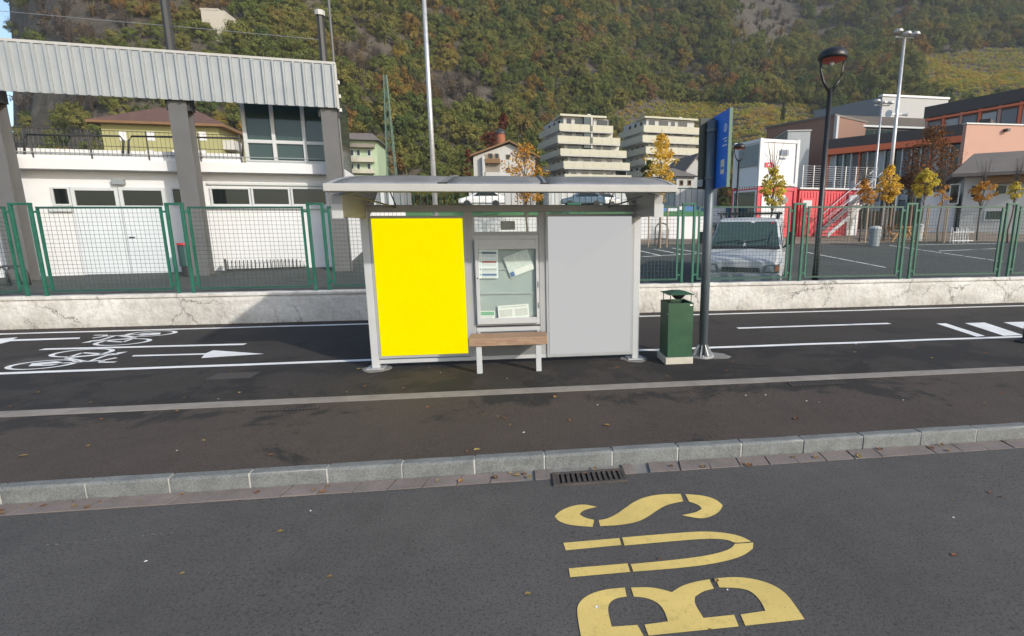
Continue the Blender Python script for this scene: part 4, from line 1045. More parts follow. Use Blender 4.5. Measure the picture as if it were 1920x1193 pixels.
# columns with masts
zf0 = (SP.hit(0, 170)[1]+SP.hit(630, 203)[1])/2; zf1 = (SP.hit(0, 76)[1]+SP.hit(625, 122)[1])/2
for k, (px_, py_, lab, top) in enumerate(((48, 522, 'grey steel column before the small window, its mast hidden', 0), (382, 516, 'grey steel column beside the entrance door with a tall mast', 3.0), (645, 508, 'grey steel column at the end of the white building with a capped mast', 1.45))):
    u = CP.hit(px_, py_)[0]
    t = thing('steel_column', lab, 'column', CP.pt(u, .6), 'columns carrying the cladding screen')
    obj('flange', MB().pbox(CP, u-.23, u+.23, .5, zf0+.6, .17, .21), MT['colsteel'], t)
    obj('web', MB().pbox(CP, u-.015, u+.015, .5, zf0+.6, -.168, .169), MT['colsteel'], t)
    obj('flange', MB().pbox(CP, u-.23, u+.23, .5, zf0+.6, -.21, -.17), MT['colsteel'], t)
    obj('head', MB().pbox(CP, u-.30, u+.30, zf0-.25, zf0+.5, -.168, .165), MT['dark'], t)
    if top:
        obj('mast', MB().tube([CP.pt(u-.05, zf0+.2, -.05), CP.pt(u-.05, zf1+top, -.05)], .13, 8, .10), MT['dark'], t)
        if k == 2:
            obj('cap', MB().tube([CP.pt(u-.05, zf1+top, -.05), CP.pt(u-.05, zf1+top+.14, -.05)], .15, 8), MT['fascia'], t)
            obj('down_pipe', MB().tube([CP.pt(u+.25, .6, .1), CP.pt(u+.25, zf1+3, .1)], .035, 8), MT['colsteel'], t)
            for z in (zf1-.9, zf1-1.3, zf1-.5): obj('insulator', MB().pbox(CP, u+.28, u+.36, z, z+.1, .05, .15), MT['cwhite'], t)
# cladding screen
uE = SP.hit(629, 160)[0]; uB = SP.hit(-120, 120)[0]-3
cs = thing('cladding_screen', 'long pale grey ribbed metal screen carried by the steel columns', 'screen', SP.pt(uE, zf0))
pw = .27; n = int((uE-uB)/pw); uB = uE-n*pw
me = MB().hexa([(0, 0, 0), (pw-.045, 0, 0), (pw-.045, .03, 0), (0, .03, 0), (0, 0, zf1-zf0), (pw-.045, 0, zf1-zf0), (pw-.045, .03, zf1-zf0), (0, .03, zf1-zf0)]).box(pw-.046, pw-.004, -.085, .029, 0, zf1-zf0).mesh('cladding_panel'); fixn(me); me.materials.append(MT['corr'])
for k in range(n):
    p = SP.pt(uB+k*pw, zf0); o = link('cladding_panel', me, None, cs, p); o.rotation_euler.z = R(BA)
obj('top_rail', MB().pbox(SP, uB-.05, uE+.05, zf1+.002, zf1+.07, -.06, .03), MT['fascia'], cs)
obj('end_trim', MB().pbox(SP, uE+.002, uE+.06, zf0-.03, zf1, -.06, .02), MT['fascia'], cs)
obj('back_rail', MB().pbox(SP, uB, uE, zf0+.1, zf0+.22, -.12, -.04), MT['dark'], cs)
obj('back_rail', MB().pbox(SP, uB, uE, zf1-.3, zf1-.2, -.12, -.04), MT['dark'], cs)
# overhead wire
o = obj('overhead_wire', MB().tube([gd(-40, 17, 22), gd(170, 36, 22), gd(400, 56, 22), gd(604, 75, 22)], .012, 4), MT['galv']); tag(o, 'thin overhead wire running above the cladding screen', 'wire')
# racks and bin before the building
def rack(p0, p1, lab, n, hoop):
    t = thing('bike_rack', lab, 'bike rack', p0)
    d = p1-p0; d.z = 0; L = d.length; d.normalize(); nn = Vector((-d.y, d.x, 0)); z = p0.z
    obj('base_rail', MB().tube([p0+Vector((0, 0, .08)), p0+d*L+Vector((0, 0, .08))], .025, 6), MT['dark'], t)
    obj('end_plate', MB().hexa([q+Vector((0, 0, dz)) for dz in (0, .42) for q in (p0-d*.02-nn*.12, p0+d*.02-nn*.12, p0+d*.02+nn*.12, p0-d*.02+nn*.12)]), MT['dark'], t)
    for i in range(n):
        c = p0+d*(L*(i+.5)/n)
        if hoop: pts = [c+Vector((0, 0, .05))]+[c+d*(.22-.22*math.cos(a))+Vector((0, 0, .35+.22*math.sin(a))) for a in np.linspace(0, math.pi, 9)]+[c+d*.44+Vector((0, 0, .05))]
        else: pts = [c+Vector((0, 0, .08)), c+nn*.02+Vector((0, 0, .30)), c+nn*.06+Vector((0, 0, .36)), c+nn*.14+Vector((0, 0, .33))]
        obj('hoop' if hoop else 'prong', MB().tube(pts, .022 if hoop else .013, 6), MT['dark'], t, smooth=True)
    return t
a = gb(425, 511); b = gb(594, 501); b.z = a.z = gback(a.y)
rack(a, b, 'low comb bike rack against the white wall', 24, False)
a = gb(-30, 541); b = gb(26, 538); b.z = a.z = gback(a.y)
rack(a, b, 'bike rack with rounded hoops left of the first steel column', 3, True)
p = gb(357, 517); t = thing('litter_basket', 'dark litter basket with red rim beside the steel column', 'bin', p)
obj('basket', MB().lathe([(.19, 0), (.20, .5), (.22, .93), (.19, .93), (.17, .1)], 14, p), MT['dark'], t); obj('rim', MB().lathe([(.235, .93), (.235, .985), (.19, .985)], 14, p), MT['red'], t)
obj('grid_panel', MB().lathe([(.222, .3), (.226, .32), (.229, .9)], 14, p), MT['wire'], t)
# garden wall beyond the building end
W9 = PL(*gd(640, 420, 24)[:2], 4)
t = thing('garden_wall', 'white wall with red corner strip past the end of the white building', 'wall', W9.pt(0, .8))
u0, u1, z0, z1 = W9.rect(650, 393, 720, 462); obj('wall', MB().pbox(W9, u0, u1+1, z0-.9, z1, -.3, 0), MT['white_wall'], t)
u0, u1, z0, z1 = W9.rect(646, 395, 652, 440); obj('strip', MB().pbox(W9, u0, u1, z0, z1, .002, .1), MT['red'], t)
for k in range(5):
    u, z = W9.hit(664+k*6, 476); obj('picket', MB().pbox(W9, u-.03, u+.03, z-.2, z+.75, .5, .54), MT['cwhite'], t)
u0, z = W9.hit(660, 476); u1, _ = W9.hit(694, 470); obj('picket_rail', MB().pbox(W9, u0-.1, u1+.1, z+.55, z+.62, .545, .58), MT['cwhite'], t)

# ================================================================== HOUSES BEHIND
def house_windows(P, rects, par, m='pane', fm='cwhite', fw=.08, o=0):
    for r in rects: framed(*r, par, fw=fw, m=fm, pm=m, P=P, o=o)
# yellow-green house
YP = PL(*gd(300, 250, 64)[:2], 6)
u0, u1, z0, z1 = YP.rect(193, 232, 411, 292); z0 = 1.6
yh = thing('yellow_house', 'yellow-green house with red hipped roof behind the terrace', 'house', YP.pt((u0+u1)/2, z0))
obj('wall', MB().pbox(YP, u0, u1, z0, z1, -9, 0), MT['yhouse'], yh)
ra, rb, rzz, rtop = YP.rect(178, 234, 428, 206)[0], YP.rect(178, 234, 428, 206)[1], z1, YP.hit(300, 205)[1]
e0, e1 = u0-1.0, u1+1.0; zr = z1+.05; dz = rtop-zr
ri0, ri1 = u0+4.2, u1-4.2
mb = MB().add([YP.pt(e0, zr, 1), YP.pt(e1, zr, 1), YP.pt(e1, zr, -10), YP.pt(e0, zr, -10), YP.pt(ri0, rtop+1.0, -4.5), YP.pt(ri1, rtop+1.0, -4.5)], [(0, 1, 5, 4), (1, 2, 5), (2, 3, 4, 5), (3, 0, 4), (0, 3, 2, 1)])
rf = obj('roof', mb, MT['rooftile'], yh); obj('eaves', MB().pbox(YP, e0, e1, zr-.3, zr-.002, -10, 1), MT['woodbrown'], rf)
u, z = YP.hit(256, 209); obj('chimney', MB().pbox(YP, u-.6, u+.6, z-1.2, z+.6, -5.5, -4.3), MT['cwhite'], rf)
for x in (230, 283, 331, 380):
    for y0, y1 in ((247, 264), (282, 300)):
        q = framed(x-7, y0, x+7, y1, yh, P=YP, fw=.1, m='cwhite', pm='paper_w')
u, z = YP.hit(424, 270); obj('balcony', MB().pbox(YP, u-.9, u+.6, z-.6, z+.6, -4, -1), MT['awhite'], yh)
# green flats with balconies
GP = PL(*gd(680, 290, 96)[:2], 3)
u0, u1, z0, z1 = GP.rect(640, 262, 708, 330); z0 = 2
gh = thing('green_flats', 'small green apartment house with balconies beside the lattice mast', 'house', GP.pt((u0+u1)/2, z0))
obj('wall', MB().pbox(GP, u0, u1, z0, z1, -10, 0), MT['agreen'], gh)
ua, ub_, za, zb_ = GP.rect(638, 246, 712, 264)
obj('roof', MB().add([GP.pt(ua, za, 1.2), GP.pt(ub_, za, 1.2), GP.pt(ub_, za, -11), GP.pt(ua, za, -11), GP.pt(ua+1, zb_+.3, -4), GP.pt(ub_-2, zb_+.3, -4)], [(0, 1, 5, 4), (1, 2, 5), (2, 3, 4, 5), (3, 0, 4), (0, 3, 2, 1)]), MT['roofgrey'], gh)
for y0, y1 in ((271, 278), (296, 305), (318, 326)):
    q = GP.rect(652, y0, 703, y1); obj('balcony', MB().pbox(GP, q[0], q[1], q[2], q[3], .002, 1.3), MT['cream'] if y0 != 271 else MT['taupe'], gh)
for x in (656, 668, 688): 
    for y0 in (280, 306): framed(x, y0, x+8, y0+13, gh, P=GP, fw=.12)
q = GP.rect(640, 262, 651, 318); obj('side_bay', MB().pbox(GP, q[0], q[1], 2, q[3], .002, .5), MT['taupe'], gh)
# lattice mast
lp = gd(735, 330, 88); lz = 2.0; top = gd(727, 150, 88).z
lt = thing('lattice_mast', 'slender green lattice mast standing before the wooded slope', 'mast', (lp.x, lp.y, lz))
L4 = []
for sx2, sy2 in ((-1, -1), (1, -1), (1, 1), (-1, 1)):
    a = Vector((lp.x+sx2*.95, lp.y+sy2*.95, lz)); b = Vector((lp.x+sx2*.22, lp.y+sy2*.22, top)); L4.append((a, b)); obj('leg', MB().tube([a, b], .07, 4), MT['lattice'], lt)
for k in range(12):
    mb = MB(); t0, t1 = k/12, (k+1)/12
    for i in range(4):
        (a, b), (c, d) = L4[i], L4[(i+1) % 4]; mb.tube([a.lerp(b, t0), c.lerp(d, t1)], .03, 3); mb.tube([c.lerp(d, t0), a.lerp(b, t1)], .03, 3)
    stuff(obj('bracing', mb, MT['lattice'], lt))
# chalet
CPl = PL(*gd(960, 300, 100)[:2], 0)
u0, u1, z0, z1 = CPl.rect(888, 288, 1003, 335); z0 = 2; um_, zt2 = CPl.hit(955, 268)
ch = thing('chalet', 'white chalet with brown gabled roof and corner balconies', 'house', CPl.pt((u0+u1)/2, z0))
obj('wall', MB().prism([CPl.pt(u0, z0), CPl.pt(u1, z0), CPl.pt(u1, z1-.6), CPl.pt(um_, zt2-.2), CPl.pt(u0, z1-.6)], -CPl.n*11), MT['awhite'], ch)
for a, b in (((u0-1, z1-.9), (um_, zt2+.1)), ((um_, zt2+.1), (u1+1, z1-.9))):
    A0, A1 = CPl.pt(a[0], a[1], 1), CPl.pt(b[0], b[1], 1); obj('roof', MB().prism([A0, A1, A1+Vector((0, 0, .3)), A0+Vector((0, 0, .3))], -CPl.n*13), MT['woodbrown'], ch)
q = CPl.rect(908, 290, 937, 328); lo = obj('loggia', MB().pbox(CPl, q[0], q[1], q[2]-4, q[3], .002, .03), MT['taupe'], ch)
for y0, y1 in ((299, 307), (324, 332)): r_ = CPl.rect(909, y0, 938, y1); obj('balcony', MB().pbox(CPl, r_[0], r_[1], r_[2], r_[3], .035, 1.0), MT['woodbrown'] if y0 < 310 else MT['awhite'], ch)
r_ = CPl.rect(905, 294, 910, 335); obj('pillar', MB().pbox(CPl, r_[0], r_[1], 2, r_[3], .002, 1.0), MT['awhite'], ch)
for r in ((949, 290, 957, 299), (949, 315, 957, 324), (980, 290, 990, 300), (915, 288, 924, 298), (928, 288, 935, 298)): framed(*r, ch, P=CPl, fw=.1, m='woodbrown', o=.032)
u, z = CPl.hit(927, 278); obj('chimney', MB().pbox(CPl, u-.35, u+.35, z-2, z+.4, -4.7, -4), MT['awhite'], ch)
# brick turret, red creeper tree
tp = gd(939, 270, 116); t = thing('brick_turret', 'round brick turret with dark cap behind the chalet', 'tower', (tp.x, tp.y, 3))
zb2, zt3 = gd(939, 290, 116).z, gd(939, 252, 116).z
obj('shaft', MB().tube([(tp.x, tp.y, 3), (tp.x, tp.y, zt3)], 1.0, 14), MT['brick'], t)
obj('cap', MB().lathe([(1.25, 0), (1.2, .25), (.7, .9), (.1, 1.2)], 14, (tp.x, tp.y, zt3)), MT['dark'], t)

def apartment(name, lab, px, D, ang, front, leftpx, rows, roofs, extra=None):
    P = PL(*gd(px, 300, D)[:2], ang); Q = PL(*P.p[:2], ang+90-180)    # Q: left flank, u runs back-left
    b = thing(name, lab, 'building', (P.p.x, P.p.y, 2.5))
    Qp = PL(P.p.x, P.p.y, ang-74)
    for k, (y0, y1, xr, xl) in enumerate(rows):
        # balcony band front
        zb0, zb1 = P.hit(px, y1)[1], P.hit(px, y0)[1]; uf0 = P.hit(xl, y0)[0]; uf1 = P.hit(xr, y0)[0]
        zn = P.hit(px, rows[k-1][1])[1] if k else roofs[0] and P.hit(px, roofs[0])[1]
        zf = zb0-.1
        fl = obj('storey', MB().hexa([P.pt(uf0+1.2, zf), P.pt(uf1-1.4, zf), P.pt(uf1-1.4, zf, -12), P.pt(uf0-.6, zf, -12), P.pt(uf0+1.2, zn), P.pt(uf1-1.4, zn), P.pt(uf1-1.4, zn, -12), P.pt(uf0-.6, zn, -12)]), MT['awhite'], b)
        uM = P.hit(1106, 260)[0] if extra else None
        segs = [(uf0, uM-.4), (uM+.2, uf1)] if extra and k < 2 else [(uf0, uf1)]
        for s0, s1 in segs:
            nseg = max(1, int((s1-s0)/2.2))
            for j in range(nseg):
                obj('balcony_panel', MB().pbox(P, s0+(s1-s0)*j/nseg+.015, s0+(s1-s0)*(j+1)/nseg-.015, zb0, zb1, 1.28, 1.42), MT['cream'], fl)
        obj('balcony_slab', MB().pbox(P, uf0, uf1, zb0-.22, zb0-.02, .003, 1.40), MT['awhite'], fl)
        # flank balcony band
        n0 = P.pt(uf0, zb0, 1.42); n1 = P.pt(uf0-1.8, zb0, -12)
        dv = (n1-n0); nn = Vector((dv.y, -dv.x, 0)).normalized()
        if nn.x > 0: nn = -nn
        obj('balcony_side', MB().hexa([n0, n0+nn*.15, n1+nn*.15, n1]+[q+Vector((0, 0, zb1-zb0)) for q in (n0, n0+nn*.15, n1+nn*.15, n1)]), MT['cream'], fl)
        # windows
        rj = random.Random(k+px); u = uf0+1.8
        while u < uf1-3:
            wd = rj.choice((1.4, 2.0, 3.0)); wn = obj('window', MB().pbox(P, u, u+wd, zb1-.5, zn-.2, .003, .06), MT['winframe'], fl)
            obj('pane', MB().pbox(P, u+.1, u+wd-.1, zb1-.45, zn-.28, .061, .08), MT['pane'], wn); u += wd+rj.uniform(.35, 1.2)
        A = P.pt(uf0+1.2, 0); Bv = P.pt(uf0-.6, 0, -12); d_ = (Bv-A).normalized(); nn2 = Vector((d_.y, -d_.x, 0)); nn2 = nn2 if nn2.x < 0 else -nn2
        for q in (2.5, 5.5, 8.5):
            c = A+d_*q; obj('window', MB().hexa([c+nn2*o_+d_*e+Vector((0, 0, zz)) for zz in (zb1+.0, zn-.5) for o_, e in ((.003, -.5), (.08, -.5), (.08, .5), (.003, .5))]), MT['pane'], fl)
    if roofs[0]:
        uf0 = P.hit(rows[0][3]+4, 230)[0]; uf1 = P.hit(roofs[1], 230)[0]; z = P.hit(px, roofs[0])[1]
        obj('roof', MB().pbox(P, uf0-.3, uf1+.4, z+.004, z+.45, -12.4, 1.0), MT['cream'], b)
        obj('chimney', MB().pbox(P, uf1-2.6, uf1-1.8, z+.451, z+1.8, -5, -4.2), MT['awhite'], b); obj('aerial', MB().tube([P.pt((uf0+uf1)/2, z+.4, -3), P.pt((uf0+uf1)/2, z+2.6, -3)], .05, 4), MT['dark'], b)
    if extra:
        u0, u1 = P.hit(1093, 260)[0], P.hit(1105.5, 260)[0]; z0, z1 = P.hit(1100, 279)[1], P.hit(1100, 221)[1]
        st_ = obj('stair_glazing', MB().pbox(P, u0, u1, z0, z1, .1, .9), MT['pane2'], b); obj('stair_trim', MB().pbox(P, u1+.002, u1+.4, z0, z1, .1, 1.1), MT['awhite'], st_)
    zlast = P.hit(px, rows[-1][1])[1]; obj('ground_storey', MB().pbox(P, P.hit(rows[-1][3], 300)[0]+1, P.hit(rows[-1][2], 300)[0]-1, 1.8, zlast-.3, -12, -.2), MT['awhite'], b)
    return b
apartment('apartment_block', 'terraced cream apartment block with glazed stairwell behind the chalet', 1047, 118, 9, None, 995, [(233.5, 246, 1146, 1047), (256, 269, 1159, 1044), (280, 292, 1171, 1049), (303, 316, 1177, 1055), (327, 340, 1180, 1057)], (218.5, 1132), True)
apartment('apartment_block', 'terraced pale apartment block with long plain balconies behind the stop pole', 1204, 138, 9, None, 1160, [(236, 248, 1310, 1204), (255, 267, 1313, 1202), (276, 288, 1313, 1208), (297, 308, 1316, 1207), (318, 330, 1316, 1207)], (222, 1303))
# two white houses by the stop pole
for (x0, x1, yt, yr, D, lab, xo) in ((1268, 1301, 331, 311, 74, 'white cottage with brown roof behind the yellow tree', 0), (1286, 1345, 320, 291, 86, 'white gabled house with grey roof behind the stop pole', 1)):
    P = PL(*gd(x0, 340, D)[:2], 6); u0, u1, z0, z1 = P.rect(x0, yt, x1, 380); z1 = P.hit(x0, yt)[1]; z0 = 1.8; zr = P.hit(x0, yr)[1]
    h = thing('white_house', lab, 'house', P.pt((u0+u1)/2, z0))
    if xo:
        obj('wall', MB().prism([P.pt(u0, z0), P.pt(u1, z0), P.pt(u1, z1), P.pt((u0+u1)/2-1, zr), P.pt(u0, z1)], -P.n*9), MT['awhite'], h)
        for a, b in (((u0-.6, z1-.4), ((u0+u1)/2-1, zr+.1)), (((u0+u1)/2-1, zr+.1), (u1+.6, z1-.4))):
            A0, A1 = P.pt(*a, .8), P.pt(*b, .8); obj('roof', MB().prism([A0, A1, A1+Vector((0, 0, .25)), A0+Vector((0, 0, .25))], -P.n*10.6), MT['roofgrey'], h)
    else:
        obj('wall', MB().pbox(P, u0, u1, z0, z1, -6, 0), MT['awhite'], h)
        obj('roof', MB().add([P.pt(u0-.6, z1, .6), P.pt(u1+.6, z1, .6), P.pt(u1+.6, z1, -6.6), P.pt(u0-.6, z1, -6.6), P.pt(u0-.2, zr, -3), P.pt(u0+.8, zr, -3)], [(0, 1, 5, 4), (1, 2, 5), (2, 3, 4, 5), (3, 0, 4), (0, 3, 2, 1)]), MT['roofgrey'], h)
        for x in (1274, 1289): framed(x, 338, x+7, 348, h, P=P, fw=.1, m='woodbrown')
# low buildings seen beneath the shelter roof
BP = PL(*gd(900, 380, 62)[:2], 2)
for (x0, x1, y0, m_, lab) in ((690, 758, 352, 'hallgrey', 'low grey shed behind the court, seen beneath the shelter roof'), (880, 942, 345, 'awhite', 'white garage with vertical panels below the chalet'), (1028, 1188, 352, 'awhite', 'long white shed below the terraced apartment block')):
    u0, u1, z0, z1 = BP.rect(x0, y0, x1, 420); t = thing('low_shed', lab, 'shed', BP.pt((u0+u1)/2, 1.5))
    obj('wall', MB().pbox(BP, u0, u1, 1.5, z1, -6, 0), MT[m_], t); obj('roof', MB().pbox(BP, u0-.3, u1+.3, z1+.002, z1+.2, -6.2, .4), MT['roofgrey'], t)
    k = u0+.4
    while k < u1-1: obj('panel', MB().pbox(BP, k, k+.5, 1.6, z1-.25, .002, .06), MT['winframe'], t); k += 1.0
# court wall, turf and blue barrier
KW = PL(*gd(1200, 440, 27.5)[:2], 1)
u0, u1, z0, z1 = KW.rect(640, 407, 1334, 446); kw = thing('court_wall', 'long low white wall at the far side of the court', 'wall', KW.pt(0, 1.3))
obj('wall', MB().pbox(KW, u0, u1, .8, z1, -.25, 0), MT['white_wall'], kw)
z2 = KW.hit(1250, 396)[1]
o = obj('hedge_strip', MB().pbox(KW, u0, u1, z1-.02, z2, -2.2, -.26), MT['turf']); tag(o, 'strip of green turf matting on top of the white court wall', 'turf')
u = KW.hit(1190, 390)[0]; z3 = KW.hit(1250, 384)[1]; k = 0
bb = thing('blue_barrier', 'row of blue and pale barrier boards above the court wall', 'barrier', KW.pt(u, z2))
while u < KW.hit(1420, 390)[0]:
    obj('board', MB().pbox(KW, u, u+.85, z2-.6, z3, -2.6, -2.5), MT['blue'] if k % 3 else MT['signwhite'], bb); u += .9; k += 1
# far rail fence
RP = PL(*gd(900, 385, 34)[:2], 1); ff = thing('rail_fence', 'thin dark rail fence between court and town, behind the shelter', 'fence', RP.pt(0, 1.5))
za_, zb3 = RP.hit(900, 388)[1], RP.hit(900, 372)[1]; u = RP.hit(650, 385)[0]; ue = RP.hit(1330, 385)[0]
for z in (za_, zb3+.7): obj('rail', MB().tube([RP.pt(u, z), RP.pt(ue, z)], .035, 5), MT['fdark'], ff)
while u < ue: obj('picket', MB().tube([RP.pt(u, za_-1.5), RP.pt(u, zb3+.7)], .022, 4), MT['fdark'], ff); u += .42

# ================================================================== SCHOOL BUILDINGS ON THE RIGHT
def line_pts(x0, y0, x1, y1, D0):
    a = gd(x0, y0, D0); D1 = D0*ray(x0, y0).z/ray(x1, y1).z; return a, gd(x1, y1, D1)
def line_pl(x0, y0, x1, y1, D0):
    a, b = line_pts(x0, y0, x1, y1, D0); ang = math.degrees(math.atan2(b.y-a.y, b.x-a.x)); P = PL(a.x, a.y, ang); return P, (Vector((b.x-a.x, b.y-a.y, 0))).length, a.z
GRD = 1.6
# grey hall
A, B = line_pts(1652, 182, 1775, 188, 74); _, C = line_pts(1652, 182, 1527, 208, 74)
hall = thing('sports_hall', 'large grey sports hall with light end wall behind the school', 'building', (A.x, A.y, GRD))
zt = A.z; a2, b2, c2_ = [Vector((q.x, q.y, GRD)) for q in (A, B, C)]; d2 = b2+c2_-a2
obj('hall_body', MB().prism([c2_, a2, b2, d2], (0, 0, zt-GRD)), MT['hallgrey'], hall)
HP = PL(A.x, A.y, math.degrees(math.atan2(B.y-A.y, B.x-A.x))); UL = (b2-a2).length
zg = HP.hit(1700, 236)[1]
obj('end_wall', MB().pbox(HP, 0, UL, zg, zt+.02, .02, .3), MT['halllight'], hall); obj('parapet_trim', MB().pbox(HP, -.1, UL+.1, zt+.022, zt+.3, -.4, .45), MT['cwhite'], hall)
HP2 = PL(*gd(1568, 250, 68)[:2], math.degrees(math.atan2(B.y-A.y, B.x-A.x)))
u1 = HP2.hit(1742, 250)[0]; z0, z1 = HP2.hit(1600, 275)[1], HP2.hit(1600, 217)[1]
gb_ = obj('glazed_wing', MB().pbox(HP2, 0, u1, GRD, z1, -5, 0), MT['fdarkb'], hall)
zz = HP2.hit(1650, 238)[1]; obj('light_bar', MB().pbox(HP2, .8, u1, zz-.12, zz+.12, .002, .3), MT['winframe'], gb_)
k = .5
while k < u1-1.5: obj('pane', MB().pbox(HP2, k, k+1.6, z0-.5, zz-.4, .002, .05), MT['pane2'], gb_); k += 1.8
# brown wing
BP2, L, z = line_pl(1438, 241, 1566, 218, 72)
bw = thing('brown_wing', 'windowless brown rendered wing beside the sports hall', 'building', BP2.pt(L/2, GRD))
obj('wall', MB().pbox(BP2, 0, L, GRD, z, -14, 0), MT['brown'], bw); obj('corner_trim', MB().pbox(BP2, L+.002, L+.35, z-7, z, -.4, .1), MT['halllight'], bw)
obj('coping', MB().pbox(BP2, -.2, L+.1, z+.002, z+.25, -14, .15), MT['roofgrey'], bw)
GPl, L, z = line_pl(1477, 247, 1520, 246, 60)
gm = thing('metal_annex', 'plain grey metal annex before the brown wing', 'building', GPl.pt(L/2, GRD))
obj('wall', MB().pbox(GPl, 0, L, GRD, z, -7, 0), MT['hallgrey'], gm); obj('front_sheet', MB().pbox(GPl, .02, L-.02, GRD, z-.05, .002, .06), MT['corr'], gm); obj('roof_edge', MB().pbox(GPl, -.1, L+.1, z+.002, z+.15, -7.1, .15), MT['halllight'], gm)
# school with orange beam
OP, L, z = line_pl(1552, 281, 1822, 253.5, 59)
sb = thing('school_building', 'school with dark fascia, orange beam and tall glazed front', 'building', OP.pt(L/2, GRD))
zf_ = OP.hit(1700, 244)[1]; zl = OP.hit(1700, 276)[1]
obj('core', MB().pbox(OP, 0, L, GRD, z, -16, -.6), MT['pane2'], sb)
obj('fascia', MB().pbox(OP, -.4, L+.05, z+.004, z+1.08, -16, .35), MT['fdarkb'], sb)
obj('orange_beam', MB().pbox(OP, -.1, L+.3, z-.62, z, -.5, .48), MT['orange'], sb)
n = 16
for k in range(n):
    u = L*k/n; w_ = obj('window', MB().pbox(OP, u+.02, u+.14, GRD, z-.63, -.5, .0), MT['winframe'] if k % 4 else MT['orange'], sb)
    for zz0, zz1 in ((GRD+.2, GRD+3.0), (GRD+3.1, GRD+5.4), (GRD+5.5, z-.66)):
        obj('pane', MB().pbox(OP, u+.145, u+L/n+.015, zz0, zz1, -.58, -.40 if (k+int(zz0)) % 5 else -.5), (MT['pane2'], MT['pane2'], MT['hallgrey'], MT['pane'], MT['pane2'], MT['winframe'])[(k*7+int(zz0)*5) % 6], w_)
obj('corner_column', MB().pbox(OP, L-.05, L+.35, GRD, z-.63, -.4, .25), MT['orange'], sb); obj('side_strip', MB().pbox(OP, L+.4, L+1.3, GRD, z+1.4, -6, -.2), MT['fdarkb'], sb)
obj('timber_porch', MB().pbox(OP, L*.35, L*.80, GRD, GRD+1.9, .3, 2.2), MT['woodbrown'], sb)
# upper block
UP_, L, z = line_pl(1740, 201, 1960, 158, 62)
ub2 = thing('upper_block', 'upper school block with dark roof band and orange framed grey panels', 'building', UP_.pt(L/2, GRD))
obj('body', MB().pbox(UP_, 0, L, GRD, z-1.3, -12, 0), MT['brown'], ub2); obj('roof_band', MB().pbox(UP_, -.2, L, z-1.298, z, -12, .3), MT['fdarkb'], ub2)
for k in range(6):
    u = L*k/6; obj('panel', MB().pbox(UP_, u+.35, u+L/6-.15, z-4.2, z-1.9, .002, .1), MT['halllight'] if k % 2 else MT['hallgrey'], ub2); obj('frame_post', MB().pbox(UP_, u, u+.28, z-5, z-1.302, .002, .2), MT['orange'] if k % 2 else MT['pink'], ub2)
obj('frame_rail', MB().pbox(UP_, 0, L, z-1.66, z-1.42, .201, .32), MT['orange'], ub2); obj('frame_rail', MB().pbox(UP_, 0, L, z-4.75, z-4.4, .201, .32), MT['orange'], ub2)
# pink wall
PP, L, z = line_pl(1813, 233, 1990, 238, 45)
pk = thing('pink_wing', 'pink rendered blank wing behind the low house', 'building', PP.pt(L/2, GRD)); obj('wall', MB().pbox(PP, 0, L, GRD, z, -.35, 0), MT['pink'], pk); obj('coping', MB().pbox(PP, -.1, L, z+.002, z+.12, -.4, .1), MT['winframe'], pk)
u, zz = PP.hit(1884, 245); obj('wall_lamp', MB().pbox(PP, u-.15, u+.15, zz-.12, zz+.12, .002, .4), MT['dark'], pk)
# low house
LP_, L, z = line_pl(1790, 325, 1985, 316, 33)
lh = thing('low_house', 'low white house with wide brown-grey roof at the court edge', 'house', LP_.pt(L/2, GRD))
obj('wall', MB().pbox(LP_, .6, L, 1.2, z-.3, -6, 0), MT['awhite'], lh)
zr = gd(1850, 303, 35).z+.4
obj('roof', MB().add([LP_.pt(-.2, z-.1, 1.0), LP_.pt(L, z-.1, 1.0), LP_.pt(L, zr, -2.2), LP_.pt(1.1, zr, -2.2), LP_.pt(-.2, z-.3, 1.0), LP_.pt(L, z-.3, 1.0), LP_.pt(L, z-.3, -6.4), LP_.pt(-.2, z-.3, -6.4), LP_.pt(L, z-.1, -6.4), LP_.pt(-.2, z-.1, -6.4)],
   [(0, 1, 2, 3), (0, 4, 5, 1), (9, 0, 3), (3, 2, 8, 9), (4, 7, 6, 5), (0, 9, 7, 4), (1, 5, 6, 8, 2), (9, 8, 6, 7)]), MT['roofgrey'], lh)
obj('eave_board', MB().pbox(LP_, 1.6, L, z-.75, z-.305, .002, .6), MT['woodbrown'], lh)
for r in ((1779, 345, 1799, 383), (1864, 346, 1889, 366), (1845, 394, 1882, 414), (1818, 346, 1842, 372)): framed(*r, lh, P=LP_, fw=.07, m='winframe', pm='pane' if r[0] != 1845 else 'pane2')
u0, u1, z0, z1 = LP_.rect(1730, 360, 1792, 420); obj('lean_to', MB().pbox(LP_, u0, u1, 1.2, z1, -3, -.4), MT['white_wall'], lh)
